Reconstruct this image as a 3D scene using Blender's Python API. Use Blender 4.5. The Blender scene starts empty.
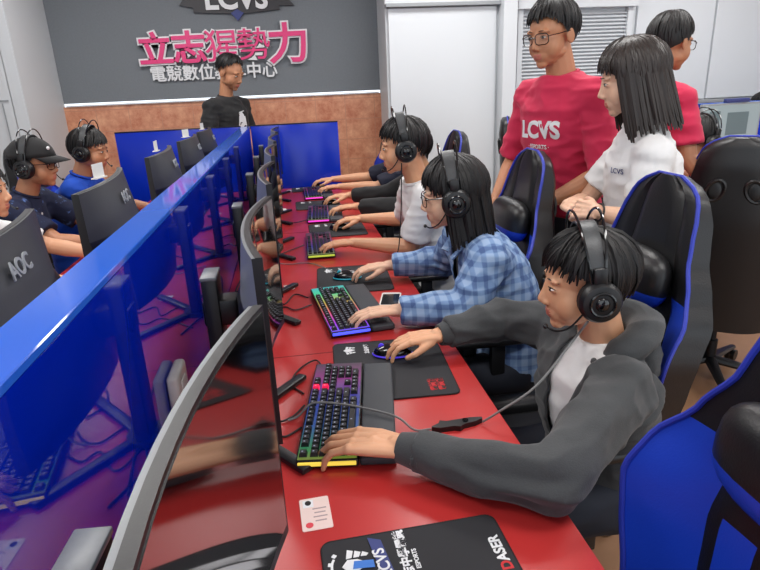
import bpy, bmesh, math, random
from mathutils import Vector, Matrix, Euler, noise
R = math.radians; PI = math.pi
V3 = Vector
S = bpy.context.scene
COL = S.collection
random.seed(7)

# ------------------------------------------------------------------ camera
cam_d = bpy.data.cameras.new('camera'); cam = bpy.data.objects.new('camera', cam_d); COL.objects.link(cam)
cam_d.sensor_width = 36.0; cam_d.lens = 582.0 * 36.0 / 760.0; cam_d.clip_start = 0.02
aY = V3((-96, 194, -582)).normalized(); aV = V3((77, -1715, -582))
aD = (aV - aV.dot(aY) * aY).normalized(); aZ = -aD; aX = aY.cross(aZ)
Mw = Matrix((aX, aY, aZ))                      # rows: world axes in camera space = camera-to-world rotation
cam.matrix_world = Matrix.Translation((0, 0, 1.5)) @ Mw.to_4x4()
S.camera = cam
# ------------------------------------------------------------------ world and light
w = bpy.data.worlds.new('world'); S.world = w; w.use_nodes = True
w.node_tree.nodes['Background'].inputs[0].default_value = (0.86, 0.93, 1.0, 1)
w.node_tree.nodes['Background'].inputs[1].default_value = 1.7
S.view_settings.view_transform = 'Standard'; S.view_settings.look = 'None'
S.view_settings.exposure = 0.0; S.view_settings.gamma = 1.0; S.view_settings.use_curve_mapping = False
LAMP_W = 23.0
LAMPS = [(-1.1, 0.4), (1.3, 0.4), (3.7, 0.4), (-1.1, 2.6), (1.3, 2.6), (3.7, 2.6), (-1.1, 4.6), (1.3, 4.6), (3.7, 4.3)]
for (lx, ly) in LAMPS:
    ld = bpy.data.lights.new('ceiling_lamp_light', 'AREA'); ld.shape = 'RECTANGLE'; ld.size = 1.15; ld.size_y = 0.55
    ld.energy = LAMP_W; ld.color = (1.0, 0.99, 0.97)
    lo = bpy.data.objects.new('ceiling_lamp_light', ld); lo.location = (lx, ly, 2.93); COL.objects.link(lo)

# ------------------------------------------------------------------ materials
def lin(c):
    return tuple(((v / 255.0) / 12.92 if v / 255.0 <= 0.04045 else ((v / 255.0 + 0.055) / 1.055) ** 2.4) for v in c) + (1,)
def mat(name, rgb, rough=0.5, metal=0.0, noise_amt=0.0, nscale=20.0, bump=0.0, bscale=200.0, coat=0.0, spec=None, ior=None, emit=None, es=0.0, sss=0.0, coord='Object', sheen=0.0):
    m = bpy.data.materials.new(name); m.use_nodes = True
    nt = m.node_tree; b = nt.nodes['Principled BSDF']
    c = lin(rgb); b.inputs['Base Color'].default_value = c
    b.inputs['Roughness'].default_value = rough; b.inputs['Metallic'].default_value = metal
    b.inputs['Coat Weight'].default_value = coat; b.inputs['Coat Roughness'].default_value = 0.05
    if sheen: b.inputs['Sheen Weight'].default_value = sheen
    if spec is not None: b.inputs['Specular IOR Level'].default_value = spec
    if ior is not None: b.inputs['IOR'].default_value = ior
    if emit: b.inputs['Emission Color'].default_value = lin(emit); b.inputs['Emission Strength'].default_value = es
    if sss:
        b.inputs['Subsurface Weight'].default_value = sss; b.inputs['Subsurface Radius'].default_value = (0.012, 0.005, 0.003)
    tc = None
    if noise_amt or bump:
        tc = nt.nodes.new('ShaderNodeTexCoord')
    if noise_amt:
        n = nt.nodes.new('ShaderNodeTexNoise'); n.inputs['Scale'].default_value = nscale; n.inputs['Detail'].default_value = 4
        nt.links.new(tc.outputs[coord], n.inputs['Vector'])
        mx = nt.nodes.new('ShaderNodeMix'); mx.data_type = 'RGBA'
        lo_ = tuple(v * (1 - noise_amt) for v in c[:3]) + (1,); hi_ = tuple(min(1, v * (1 + noise_amt)) for v in c[:3]) + (1,)
        mx.inputs[6].default_value = lo_; mx.inputs[7].default_value = hi_
        nt.links.new(n.outputs['Fac'], mx.inputs[0]); nt.links.new(mx.outputs[2], b.inputs['Base Color'])
    if bump:
        n2 = nt.nodes.new('ShaderNodeTexNoise'); n2.inputs['Scale'].default_value = bscale; n2.inputs['Detail'].default_value = 3
        nt.links.new(tc.outputs[coord], n2.inputs['Vector'])
        bp_ = nt.nodes.new('ShaderNodeBump'); bp_.inputs['Strength'].default_value = bump; bp_.inputs['Distance'].default_value = 0.002
        nt.links.new(n2.outputs['Fac'], bp_.inputs['Height']); nt.links.new(bp_.outputs[0], b.inputs['Normal'])
    return m
M = {}
M['red_desk'] = mat('red_desk_laminate', (180, 46, 45), 0.3, noise_amt=0.06, nscale=6, bump=0.08, bscale=300, spec=0.6)
M['desk_edge'] = mat('desk_edge_band', (96, 20, 22), 0.5)
M['blue_panel'] = mat('glossy_blue_panel', (0, 32, 165), 0.02, ior=1.9, spec=0.5)
M['blue_top'] = mat('blue_panel_top', (40, 98, 210), 0.06, ior=2.3)  # base lightened to paint in part of the white ceiling's reflection
M['steel'] = mat('dark_steel', (40, 42, 46), 0.35, metal=0.8)
M['grey_wall'] = mat('dark_grey_wallpaper', (116, 121, 126), 0.85, noise_amt=0.10, nscale=60, bump=0.4, bscale=120)
M['white_wall'] = mat('white_painted_wall', (205, 209, 212), 0.6, noise_amt=0.02, nscale=3)
M['white_panel'] = mat('white_cabinet_panel', (212, 216, 220), 0.3, noise_amt=0.015, nscale=2)
M['seam'] = mat('panel_seam', (150, 154, 158), 0.6)
M['ceiling'] = mat('ceiling_tile', (225, 227, 228), 0.9, noise_amt=0.03, nscale=80)
M['floor'] = mat('tan_vinyl_floor', (150, 112, 84), 0.4, noise_amt=0.12, nscale=12)
M['black_plastic'] = mat('black_plastic', (20, 20, 22), 0.38, bump=0.05, bscale=500)
M['black_gloss'] = mat('black_gloss_plastic', (10, 10, 12), 0.12, coat=0.5)
M['dark_grey_shell'] = mat('dark_grey_textured_shell', (52, 53, 56), 0.45, noise_amt=0.1, nscale=150)
M['grey_plastic'] = mat('grey_brushed_plastic', (112, 116, 120), 0.34, noise_amt=0.1, nscale=150)
M['silver'] = mat('silver_trim', (170, 174, 176), 0.3, metal=0.6)
M['screen'] = mat('switched_off_screen_glass', (9, 9, 11), 0.06, spec=0.7, coat=0.6)
M['leather'] = mat('black_leatherette', (22, 22, 24), 0.38, bump=0.25, bscale=260, spec=0.5)
M['blue_leather'] = mat('blue_leatherette', (22, 62, 190), 0.42, bump=0.2, bscale=260)
M['piping'] = mat('blue_piping', (40, 56, 170), 0.45)
M['mesh_band'] = mat('grey_headband_leatherette', (62, 64, 66), 0.4, bump=0.3, bscale=180)
M['pad'] = mat('black_mouse_mat_cloth', (36, 36, 40), 0.8, bump=0.15, bscale=900)
M['pad_edge'] = mat('mat_stitched_edge', (18, 18, 20), 0.8)
M['white_print'] = mat('white_print', (225, 226, 228), 0.6)
M['red_print'] = mat('red_print', (190, 28, 34), 0.6)
M['pink_print'] = mat('pink_sign_face', (222, 52, 120), 0.4)
M['blue_print'] = mat('blue_print', (60, 120, 205), 0.6)
M['navy_print'] = mat('navy_print', (52, 62, 120), 0.6)
M['yellow_print'] = mat('yellow_print', (226, 196, 90), 0.6)
M['key'] = mat('black_keycap', (20, 20, 23), 0.42)
M['wrist'] = mat('grey_wrist_rest', (58, 61, 66), 0.55, bump=0.2, bscale=500)
M['skin'] = mat('skin_light', (214, 160, 124), 0.5, noise_amt=0.05, nscale=25, sss=0.12)
M['skin_tan'] = mat('skin_tan', (186, 130, 96), 0.5, noise_amt=0.05, nscale=25, sss=0.12)
M['skin_pale'] = mat('skin_pale', (224, 180, 152), 0.5, noise_amt=0.05, nscale=25, sss=0.12)
M['lip'] = mat('lip', (186, 108, 94), 0.45)
M['hair'] = mat('black_hair', (17, 15, 16), 0.5, noise_amt=0.3, nscale=30, spec=0.4)
M['hair_brown'] = mat('dark_brown_hair', (38, 29, 25), 0.42, noise_amt=0.3, nscale=30, spec=0.5)
M['eye_white'] = mat('eye_white', (225, 220, 215), 0.2)
M['iris'] = mat('dark_iris', (20, 12, 9), 0.1)
M['white_cloth'] = mat('white_cotton', (222, 222, 222), 0.8, noise_amt=0.02, nscale=30, bump=0.2, bscale=400, sheen=0.1)
M['grey_cloth'] = mat('charcoal_fleece', (58, 60, 62), 0.9, noise_amt=0.22, nscale=220, bump=0.3, bscale=400, sheen=0.15)
M['black_cloth'] = mat('black_cotton', (20, 20, 22), 0.85, bump=0.2, bscale=400, sheen=0.1)
M['pink_cloth'] = mat('crimson_cotton', (196, 30, 72), 0.8, noise_amt=0.04, nscale=20, bump=0.2, bscale=400, sheen=0.1)
M['navy_cloth'] = mat('navy_cotton', (22, 26, 46), 0.8, bump=0.2, bscale=400)
M['royal_cloth'] = mat('royal_blue_cotton', (22, 78, 190), 0.8, bump=0.2, bscale=400)
M['jeans'] = mat('dark_denim', (28, 32, 44), 0.85, noise_amt=0.15, nscale=200)
M['paper'] = mat('white_paper', (226, 226, 222), 0.7)
M['cable'] = mat('black_cable', (16, 16, 17), 0.5)
M['grey_cable'] = mat('grey_cable', (120, 120, 120), 0.4)
M['phone'] = mat('white_phone_shell', (226, 224, 220), 0.25)
M['router'] = mat('white_plastic', (214, 212, 205), 0.35)
M['lamp'] = mat('lamp_diffuser', (240, 240, 240), 0.5, emit=(255, 253, 250), es=3.0)
M['lit_screen'] = mat('lit_monitor_screen', (120, 130, 135), 0.2, emit=(170, 190, 190), es=0.35)

def tile_mat():
    m = bpy.data.materials.new('terracotta_wall_tiles'); m.use_nodes = True; nt = m.node_tree; b = nt.nodes['Principled BSDF']
    tc = nt.nodes.new('ShaderNodeTexCoord'); mp = nt.nodes.new('ShaderNodeMapping'); nt.links.new(tc.outputs['Object'], mp.inputs[0])
    mp.inputs['Rotation'].default_value = (R(90), 0, 0)
    br = nt.nodes.new('ShaderNodeTexBrick'); br.offset = 0.0; br.inputs['Scale'].default_value = 1.0
    br.inputs['Brick Width'].default_value = 0.3; br.inputs['Row Height'].default_value = 0.2; br.inputs['Mortar Size'].default_value = 0.003
    br.inputs['Mortar'].default_value = lin((190, 140, 115)); br.inputs['Color1'].default_value = (0.4, 0.4, 0.4, 1); br.inputs['Color2'].default_value = (0.6, 0.6, 0.6, 1)
    nt.links.new(mp.outputs[0], br.inputs['Vector'])
    n = nt.nodes.new('ShaderNodeTexNoise'); n.inputs['Scale'].default_value = 9; n.inputs['Detail'].default_value = 8; n.inputs['Roughness'].default_value = 0.7
    nt.links.new(tc.outputs['Object'], n.inputs['Vector'])
    cr = nt.nodes.new('ShaderNodeValToRGB'); cr.color_ramp.elements[0].position = 0.33; cr.color_ramp.elements[0].color = lin((183, 108, 78))
    cr.color_ramp.elements[1].position = 0.68; cr.color_ramp.elements[1].color = lin((226, 168, 132))
    nt.links.new(n.outputs['Fac'], cr.inputs[0])
    mx = nt.nodes.new('ShaderNodeMix'); mx.data_type = 'RGBA'; nt.links.new(br.outputs['Fac'], mx.inputs[0]); nt.links.new(cr.outputs[0], mx.inputs[6])
    mx.inputs[7].default_value = lin((186, 132, 106)); nt.links.new(mx.outputs[2], b.inputs['Base Color']); b.inputs['Roughness'].default_value = 0.35
    return m
M['tile'] = tile_mat()
def rgb_glow(name, stops, axis='Y', strength=1.2, off=0.5, sc=2.0):
    """backlight under the keys: coloured leds along the board"""
    m = bpy.data.materials.new(name); m.use_nodes = True; nt = m.node_tree; b = nt.nodes['Principled BSDF']
    tc = nt.nodes.new('ShaderNodeTexCoord'); sp = nt.nodes.new('ShaderNodeSeparateXYZ'); nt.links.new(tc.outputs['Object'], sp.inputs[0])
    ma = nt.nodes.new('ShaderNodeMath'); ma.operation = 'MULTIPLY_ADD'; ma.inputs[1].default_value = sc; ma.inputs[2].default_value = off
    nt.links.new(sp.outputs[axis], ma.inputs[0])
    cr = nt.nodes.new('ShaderNodeValToRGB'); e = cr.color_ramp.elements
    e[0].position = stops[0][0]; e[0].color = lin(stops[0][1]); e[1].position = stops[1][0]; e[1].color = lin(stops[1][1])
    for p_, c_ in stops[2:]:
        k = e.new(p_); k.color = lin(c_)
    nt.links.new(ma.outputs[0], cr.inputs[0]); nt.links.new(cr.outputs[0], b.inputs['Emission Color']); b.inputs['Emission Strength'].default_value = strength
    b.inputs['Base Color'].default_value = (0.02, 0.02, 0.02, 1)
    return m
M['glow_near'] = rgb_glow('rainbow_backlight', [(0.0, (220, 200, 60)), (0.1, (60, 190, 90)), (0.3, (40, 120, 230)), (0.55, (70, 80, 230)), (0.75, (210, 60, 190)), (0.95, (60, 60, 70))], strength=0.32, off=0.48)
M['glow_bar_yellow'] = mat('amber_light_bar', (200, 170, 60), 0.4, emit=(235, 205, 80), es=0.9)
M['glow_two'] = rgb_glow('rainbow_side_light', [(0.0, (70, 90, 255)), (0.2, (170, 60, 230)), (0.4, (235, 90, 120)), (0.6, (190, 170, 70)), (0.8, (60, 210, 150)), (1.0, (50, 170, 200))], strength=0.9)
M['glow_bar_blue'] = mat('blue_light_bar', (60, 70, 220), 0.4, emit=(70, 80, 255), es=1.6)
M['glow_purple'] = rgb_glow('violet_backlight', [(0.0, (160, 170, 60)), (0.35, (60, 60, 190)), (0.7, (180, 40, 90)), (1.0, (30, 40, 90))], strength=0.5)
M['glow_bar_lime'] = mat('lime_light_bar', (150, 170, 60), 0.4, emit=(185, 200, 70), es=0.8)
M['glow_bar_pink'] = mat('pink_light_bar', (200, 60, 170), 0.4, emit=(230, 60, 190), es=1.2)
M['cyan_glow'] = mat('cyan_mouse_light', (40, 120, 140), 0.3, emit=(40, 150, 170), es=0.5)
M['violet_glow'] = mat('violet_mouse_light', (70, 50, 170), 0.3, emit=(70, 50, 210), es=0.6)
M['red_glow'] = mat('red_key_light', (200, 30, 60), 0.3, emit=(230, 30, 80), es=0.9)

def plaid_mat():
    m = bpy.data.materials.new('blue_plaid_flannel'); m.use_nodes = True; nt = m.node_tree; b = nt.nodes['Principled BSDF']; b.inputs['Roughness'].default_value = 0.85
    tc = nt.nodes.new('ShaderNodeTexCoord')
    fac = None
    for ax, sc in (('X', 26.0), ('Z', 24.0), ('Y', 22.0)):
        wv = nt.nodes.new('ShaderNodeTexWave'); wv.wave_type = 'BANDS'; wv.bands_direction = ax; wv.inputs['Scale'].default_value = sc * 0.32; wv.inputs['Distortion'].default_value = 0.6; wv.inputs['Detail'].default_value = 1
        nt.links.new(tc.outputs['Object'], wv.inputs['Vector'])
        cr = nt.nodes.new('ShaderNodeValToRGB'); cr.color_ramp.elements[0].position = 0.55; cr.color_ramp.elements[1].position = 0.8
        nt.links.new(wv.outputs['Fac'], cr.inputs[0])
        if fac is None: fac = cr.outputs[0]
        else:
            a = nt.nodes.new('ShaderNodeMath'); a.operation = 'ADD'; nt.links.new(fac, a.inputs[0]); nt.links.new(cr.outputs[0], a.inputs[1]); fac = a.outputs[0]
    dv = nt.nodes.new('ShaderNodeMath'); dv.operation = 'MULTIPLY'; dv.inputs[1].default_value = 0.42; nt.links.new(fac, dv.inputs[0])
    cr = nt.nodes.new('ShaderNodeValToRGB'); e = cr.color_ramp.elements; e[0].position = 0.0; e[0].color = lin((150, 174, 206)); e[1].position = 1.0; e[1].color = lin((70, 94, 142))
    k = e.new(0.45); k.color = lin((116, 146, 188))
    nt.links.new(dv.outputs[0], cr.inputs[0]); nt.links.new(cr.outputs[0], b.inputs['Base Color'])
    return m
M['plaid'] = plaid_mat()
def splash_mat():
    m = bpy.data.materials.new('navy_tee_with_speckles'); m.use_nodes = True; nt = m.node_tree; b = nt.nodes['Principled BSDF']; b.inputs['Roughness'].default_value = 0.85
    tc = nt.nodes.new('ShaderNodeTexCoord'); n = nt.nodes.new('ShaderNodeTexNoise'); n.inputs['Scale'].default_value = 28; n.inputs['Detail'].default_value = 5
    nt.links.new(tc.outputs['Object'], n.inputs['Vector'])
    cr = nt.nodes.new('ShaderNodeValToRGB'); e = cr.color_ramp.elements; e[0].position = 0.60; e[0].color = lin((20, 28, 58)); e[1].position = 0.72; e[1].color = lin((90, 120, 180))
    nt.links.new(n.outputs['Fac'], cr.inputs[0]); nt.links.new(cr.outputs[0], b.inputs['Base Color'])
    return m
M['splash'] = splash_mat()
def glass_mat():
    m = bpy.data.materials.new('clear_lens'); m.use_nodes = True; nt = m.node_tree; nt.nodes.clear()
    o = nt.nodes.new('ShaderNodeOutputMaterial'); t = nt.nodes.new('ShaderNodeBsdfTransparent'); g = nt.nodes.new('ShaderNodeBsdfGlossy'); g.inputs['Roughness'].default_value = 0.02
    x = nt.nodes.new('ShaderNodeMixShader'); x.inputs[0].default_value = 0.08; nt.links.new(t.outputs[0], x.inputs[1]); nt.links.new(g.outputs[0], x.inputs[2]); nt.links.new(x.outputs[0], o.inputs[0])
    return m
M['lens'] = glass_mat()

# ------------------------------------------------------------------ object helpers
def tag(o, label=None, cat=None, group=None, kind=None):
    if label: o['label'] = label
    if cat: o['category'] = cat
    if group: o['group'] = group
    if kind: o['kind'] = kind
    return o
def thing(name, label, cat, loc=(0, 0, 0), rotz=0.0, group=None):
    o = bpy.data.objects.new(name, None); o.empty_display_size = 0.1; COL.objects.link(o)
    o.location = loc; o.rotation_euler = (0, 0, rotz)
    return tag(o, label, cat, group)
def link_mesh(name, me, mats, parent=None, world=False):
    if not isinstance(mats, (list, tuple)): mats = [mats]
    for m_ in mats: me.materials.append(M[m_] if isinstance(m_, str) else m_)
    o = bpy.data.objects.new(name, me); COL.objects.link(o)
    if parent is not None:
        o.parent = parent
        if world:
            root = parent; off = V3((0, 0, 0))
            while root is not None: off += V3(root.location); root = root.parent
            me.transform(Matrix.Translation(-off))
    return o
def obj(name, bm, mats, parent=None, world=False, smooth=True):
    me = bpy.data.meshes.new(name); bm.normal_update(); bm.to_mesh(me); bm.free()
    if smooth:
        for p in me.polygons: p.use_smooth = True
        try: me.set_sharp_from_angle(angle=R(40))
        except Exception: pass
    return link_mesh(name, me, mats, parent, world)
def copy_tree(o, parent=None):
    c = o.copy(); COL.objects.link(c); c.parent = parent
    for ch in list(o.children): copy_tree(ch, c)
    return c
def box(bm, c, s, bev=0.0, rot=None, seg=2, mi=0):
    r = bmesh.ops.create_cube(bm, size=1.0); vs = r['verts']
    bmesh.ops.scale(bm, vec=s, verts=vs)
    if bev > 0:
        es = list({e for v in vs for e in v.link_edges})
        rb = bmesh.ops.bevel(bm, geom=es, offset=bev, segments=seg, profile=0.5, affect='EDGES')
        vs = list({v for f in rb['faces'] for v in f.verts} | {v for v in vs if v.is_valid})
    m_ = Matrix.Translation(c) @ (rot.to_4x4() if rot is not None else Matrix.Identity(4))
    bmesh.ops.transform(bm, matrix=m_, verts=vs)
    if mi:
        for f in {f for v in vs for f in v.link_faces}: f.material_index = mi
    return vs
def ell(bm, c, r, rot=None, u=16, v=10, mi=0):
    res = bmesh.ops.create_uvsphere(bm, u_segments=u, v_segments=v, radius=1.0)
    m_ = Matrix.Translation(c) @ (rot.to_4x4() if rot is not None else Matrix.Identity(4)) @ Matrix.Diagonal((r[0], r[1], r[2], 1))
    bmesh.ops.transform(bm, matrix=m_, verts=res['verts'])
    if mi:
        for f in {f for v_ in res['verts'] for f in v_.link_faces}: f.material_index = mi
    return res['verts']
def frame_from(d, up=V3((0, 0, 1))):
    d = d.normalized()
    if abs(d.dot(up)) > 0.97: up = V3((0, 1, 0)) if abs(d.y) < 0.9 else V3((1, 0, 0))
    a = d.cross(up).normalized(); b = a.cross(d)
    return a, b
def tube(bm, pts, rads, n=10, cap=True, flat=1.0, up=V3((0, 0, 1)), mi=0):
    pts = [V3(p) for p in pts]
    if not isinstance(rads, (list, tuple)): rads = [rads] * len(pts)
    rings = []
    pa = None
    for i, p in enumerate(pts):
        d = (pts[min(i + 1, len(pts) - 1)] - pts[max(i - 1, 0)])
        if d.length < 1e-9: d = V3((0, 0, 1))
        d.normalize()
        if pa is None: a, b = frame_from(d, up)
        else:
            a = (pa - pa.dot(d) * d)
            if a.length < 1e-6: a, b = frame_from(d, up)
            a.normalize(); b = a.cross(d)
        pa = a
        rings.append([bm.verts.new(p + a * math.cos(2 * PI * k / n) * rads[i] + b * math.sin(2 * PI * k / n) * rads[i] * flat) for k in range(n)])
    fs = []
    for i in range(len(rings) - 1):
        for k in range(n):
            fs.append(bm.faces.new((rings[i][k], rings[i][(k + 1) % n], rings[i + 1][(k + 1) % n], rings[i + 1][k])))
    if cap:
        fs.append(bm.faces.new(rings[0][::-1])); fs.append(bm.faces.new(rings[-1]))
    if mi:
        for f in fs: f.material_index = mi
    return fs
def spline(pts, n=8):
    pts = [V3(p) for p in pts]; out = []
    P = [pts[0] * 2 - pts[1]] + pts + [pts[-1] * 2 - pts[-2]]
    for i in range(1, len(P) - 2):
        for k in range(n):
            t = k / n
            out.append(0.5 * ((2 * P[i]) + (P[i + 1] - P[i - 1]) * t + (2 * P[i - 1] - 5 * P[i] + 4 * P[i + 1] - P[i + 2]) * t * t + (3 * P[i] - P[i - 1] - 3 * P[i + 1] + P[i + 2]) * t ** 3))
    out.append(pts[-1]); return out
def interp(tab, x):
    if x <= tab[0][0]: return tab[0][1]
    for (a, b), (c, d) in zip(tab, tab[1:]):
        if x <= c:
            t = (x - a) / (c - a); t = t * t * (3 - 2 * t) * 0.5 + t * 0.5
            return b + (d - b) * t
    return tab[-1][1]
def prism(bm, outline, z0, z1, mi=0):
    """outline: list of (x,y) ccw; extruded along z"""
    lo = [bm.verts.new((x, y, z0)) for x, y in outline]; hi = [bm.verts.new((x, y, z1)) for x, y in outline]
    n = len(outline); fs = [bm.faces.new(lo[::-1]), bm.faces.new(hi)]
    for k in range(n): fs.append(bm.faces.new((lo[k], lo[(k + 1) % n], hi[(k + 1) % n], hi[k])))
    for f in fs: f.material_index = mi
    return fs
def rrect(cx, cy, w_, h_, r, n=5):
    out = []
    for (sx, sy, a0) in ((1, 1, 0), (-1, 1, 90), (-1, -1, 180), (1, -1, 270)):
        for k in range(n + 1):
            a = R(a0 + 90 * k / n); out.append((cx + sx * (w_ / 2 - r) + r * math.cos(a), cy + sy * (h_ / 2 - r) + r * math.sin(a)))
    return out
def text_mesh(body, size, extrude=0.0, offset=0.0, align='LEFT', shear=0.0, space=1.0, res=4):
    c = bpy.data.curves.new('text', 'FONT'); c.body = body; c.size = size; c.extrude = extrude; c.offset = offset
    c.align_x = align; c.shear = shear; c.space_character = space; c.resolution_u = res
    o = bpy.data.objects.new('text', c); COL.objects.link(o); bpy.context.view_layer.update()
    me = bpy.data.meshes.new_from_object(o.evaluated_get(bpy.context.evaluated_depsgraph_get()))
    bpy.data.objects.remove(o); bpy.data.curves.remove(c); me.materials.clear(); return me
def text_bm(bm, body, size, mtx, extrude=0.0, offset=0.0, align='LEFT', mi=0, space=1.0, shear=0.0):
    me = text_mesh(body, size, extrude, offset, align, shear, space); me.transform(mtx)
    n0 = len(bm.faces); bm.from_mesh(me); bm.faces.ensure_lookup_table()
    for f in bm.faces[n0:]: f.material_index = mi
    bpy.data.meshes.remove(me)
def remesh(bm, vox, smooth=4, lap=0.5):
    me = bpy.data.meshes.new('tmp'); bmesh.ops.recalc_face_normals(bm, faces=bm.faces); bm.to_mesh(me); bm.free()
    o = bpy.data.objects.new('tmp', me); COL.objects.link(o)
    r_ = o.modifiers.new('r', 'REMESH'); r_.mode = 'VOXEL'; r_.voxel_size = vox
    s_ = o.modifiers.new('s', 'SMOOTH'); s_.iterations = smooth; s_.factor = lap
    bpy.context.view_layer.update()
    out = bpy.data.meshes.new_from_object(o.evaluated_get(bpy.context.evaluated_depsgraph_get()))
    bpy.data.objects.remove(o); bpy.data.meshes.remove(me)
    return out
def join_meshes(ms):
    bm = bmesh.new()
    for m_ in ms: bm.from_mesh(m_)
    for m_ in ms: bpy.data.meshes.remove(m_)
    return bm
def struct(name, bm, m_, smooth=False):
    o = obj(name, bm, m_, smooth=smooth); o['kind'] = 'structure'; return o
def cap(bm, p0, r0, p1, r1, n=14):
    """tapered limb with round ends"""
    p0 = V3(p0); p1 = V3(p1); ell(bm, p0, (r0,) * 3, u=n, v=8); ell(bm, p1, (r1,) * 3, u=n, v=8)
    if (p1 - p0).length > 1e-4: tube(bm, [p0, p1], [r0, r1], n=n)

# ------------------------------------------------------------------ the room
DZ = 0.75
bm = bmesh.new(); box(bm, (1.25, 2.0, -0.05), (9.7, 9.2, 0.1)); struct('floor', bm, 'floor')
bm = bmesh.new(); box(bm, (1.25, 2.0, 3.05), (9.7, 9.2, 0.1)); struct('ceiling', bm, 'ceiling')
bm = bmesh.new(); box(bm, (-0.5, 6.25, 2.235), (3.3, 0.1, 1.53)); struct('wall_far', bm, 'grey_wall')
bm = bmesh.new(); box(bm, (-0.5, 6.235, 0.72), (3.3, 0.13, 1.44)); struct('wall_far_tiled', bm, 'tile')
bm = bmesh.new(); box(bm, (-0.55, 6.16, 1.447), (3.0, 0.022, 0.011), 0.002); struct('trim_1', bm, 'white_panel')
bm = bmesh.new(); box(bm, (-2.13, 5.77, 1.5), (0.1, 0.88, 3.0)); struct('wall_left_return', bm, 'white_wall')
bm = bmesh.new(); box(bm, (-2.9, 5.38, 1.5), (1.45, 0.1, 3.0)); box(bm, (-2.85, 5.325, 1.52), (1.3, 0.006, 0.012), mi=1); box(bm, (-2.25, 5.325, 0.75), (0.008, 0.006, 1.5), mi=1)
struct('wall_left_front', bm, ['white_wall', 'seam'])
bm = bmesh.new(); box(bm, (-3.65, 2.0, 1.5), (0.1, 8.0, 3.0)); struct('wall_left', bm, 'white_wall')
bm = bmesh.new(); box(bm, (6.15, 2.0, 1.5), (0.1, 8.0, 3.0)); struct('wall_right', bm, 'white_wall')
bm = bmesh.new(); box(bm, (1.02, 5.93, 1.5), (0.1, 0.56, 3.0)); struct('wall_recess_side', bm, 'white_wall')
# white cupboard wall on the right
bm = bmesh.new(); box(bm, (3.6, 5.66, 1.5), (5.3, 0.1, 3.0)); struct('wall_right_front', bm, 'white_wall')
bm = bmesh.new(); box(bm, (1.47, 5.59, 1.075), (1.0, 0.04, 2.15), 0.004)
o = struct('door_1', bm, 'white_panel'); bm = bmesh.new(); tube(bm, [(1.06, 5.56, 1.0), (1.06, 5.56, 1.12)], 0.009); obj('door_handle', bm, 'silver', o)
bm = bmesh.new(); box(bm, (1.52, 5.56, 2.17), (1.15, 0.09, 0.03), 0.004); struct('trim_2', bm, 'seam')
bm = bmesh.new(); box(bm, (2.06, 5.53, 1.5), (0.13, 0.18, 3.0), 0.006); struct('wall_pillar', bm, 'white_panel')
bm = bmesh.new(); box(bm, (2.2, 5.58, 1.5), (0.05, 0.05, 2.2), 0.003); box(bm, (3.28, 5.58, 1.5), (0.05, 0.05, 2.2), 0.003); box(bm, (2.74, 5.56, 2.56), (1.17, 0.1, 0.9), 0.003)
for k in range(50): box(bm, (2.74, 5.585, 0.5 + k * 0.032), (1.05, 0.03, 0.006), rot=Euler((R(35), 0, 0)).to_matrix())
struct('window_louvre', bm, 'white_panel')
bm = bmesh.new()
for x0, x1 in ((3.36, 4.17), (4.185, 5.3)): box(bm, ((x0 + x1) / 2, 5.595, 2.12), (x1 - x0 - 0.01, 0.03, 1.74), 0.004)
struct('wall_right_panelling', bm, 'white_panel')
bm = bmesh.new(); box(bm, (4.6, 5.56, 1.225), (2.3, 0.1, 0.03), 0.004); struct('trim_3', bm, 'seam')
for i, (lx, ly) in enumerate(LAMPS):
    if i == 0:
        t = thing('ceiling_light', 'flat white ceiling light panel above the desks', 'light', (lx, ly, 2.94), 0, 'ceiling light panels')
        bm = bmesh.new()
        for sx in (-1, 1): box(bm, (sx * 0.6, 0, 0.03), (0.03, 0.63, 0.05), 0.003)
        for sy in (-1, 1): box(bm, (0, sy * 0.3, 0.03), (1.2, 0.03, 0.05), 0.003)
        obj('lamp_frame', bm, 'white_panel', t); bm = bmesh.new(); box(bm, (0, 0, 0.035), (1.18, 0.58, 0.02)); obj('diffuser', bm, 'lamp', t); T0 = t
    else:
        c = copy_tree(T0); c.location = (lx, ly, 2.94)

# ------------------------------------------------------------------ desks and blue partition
def desk(name_label, x0, x1, y0, y1, side):
    t = thing('computer_desk', name_label, 'desk', (0, 0, 0))
    bm = bmesh.new(); box(bm, ((x0 + x1) / 2, (y0 + y1) / 2, DZ - 0.0135), (x1 - x0, y1 - y0, 0.027), 0.004); obj('desktop', bm, 'red_desk', t)
    for y in (0.003, 1.603, 3.203):
        bm = bmesh.new(); box(bm, ((x0 + x1) / 2, y, DZ + 0.0002), (x1 - x0 - 0.004, 0.003, 0.0008)); obj('seam', bm, 'desk_edge', t)
    for k in range(4):
        y = y0 + 0.08 + (y1 - y0 - 0.16) * k / 3
        for x in (x0 + 0.08, x1 - 0.08):
            bm = bmesh.new(); box(bm, (x, y, (DZ - 0.027) / 2), (0.05, 0.05, DZ - 0.027), 0.004); obj('leg', bm, 'steel', t)
    return t
desk('long red laminate desk in front of the row of players with keyboards', -0.288, 0.442, -0.55, 4.79, 1)
desk('red laminate desk on the far side of the blue partition', -1.09, -0.358, -0.55, 4.79, -1)
t = thing('desk_partition', 'long glossy blue divider running down the middle between the two desks', 'partition', (-0.3225, 2.1, 0))
bm = bmesh.new(); box(bm, (0.0315, 0, 0.62), (0.005, 5.38, 1.235)); obj('front_panel', bm, 'blue_panel', t, smooth=False)
bm = bmesh.new(); box(bm, (-0.0315, 0, 0.62), (0.005, 5.38, 1.235)); obj('rear_panel', bm, 'blue_panel', t, smooth=False)
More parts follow.
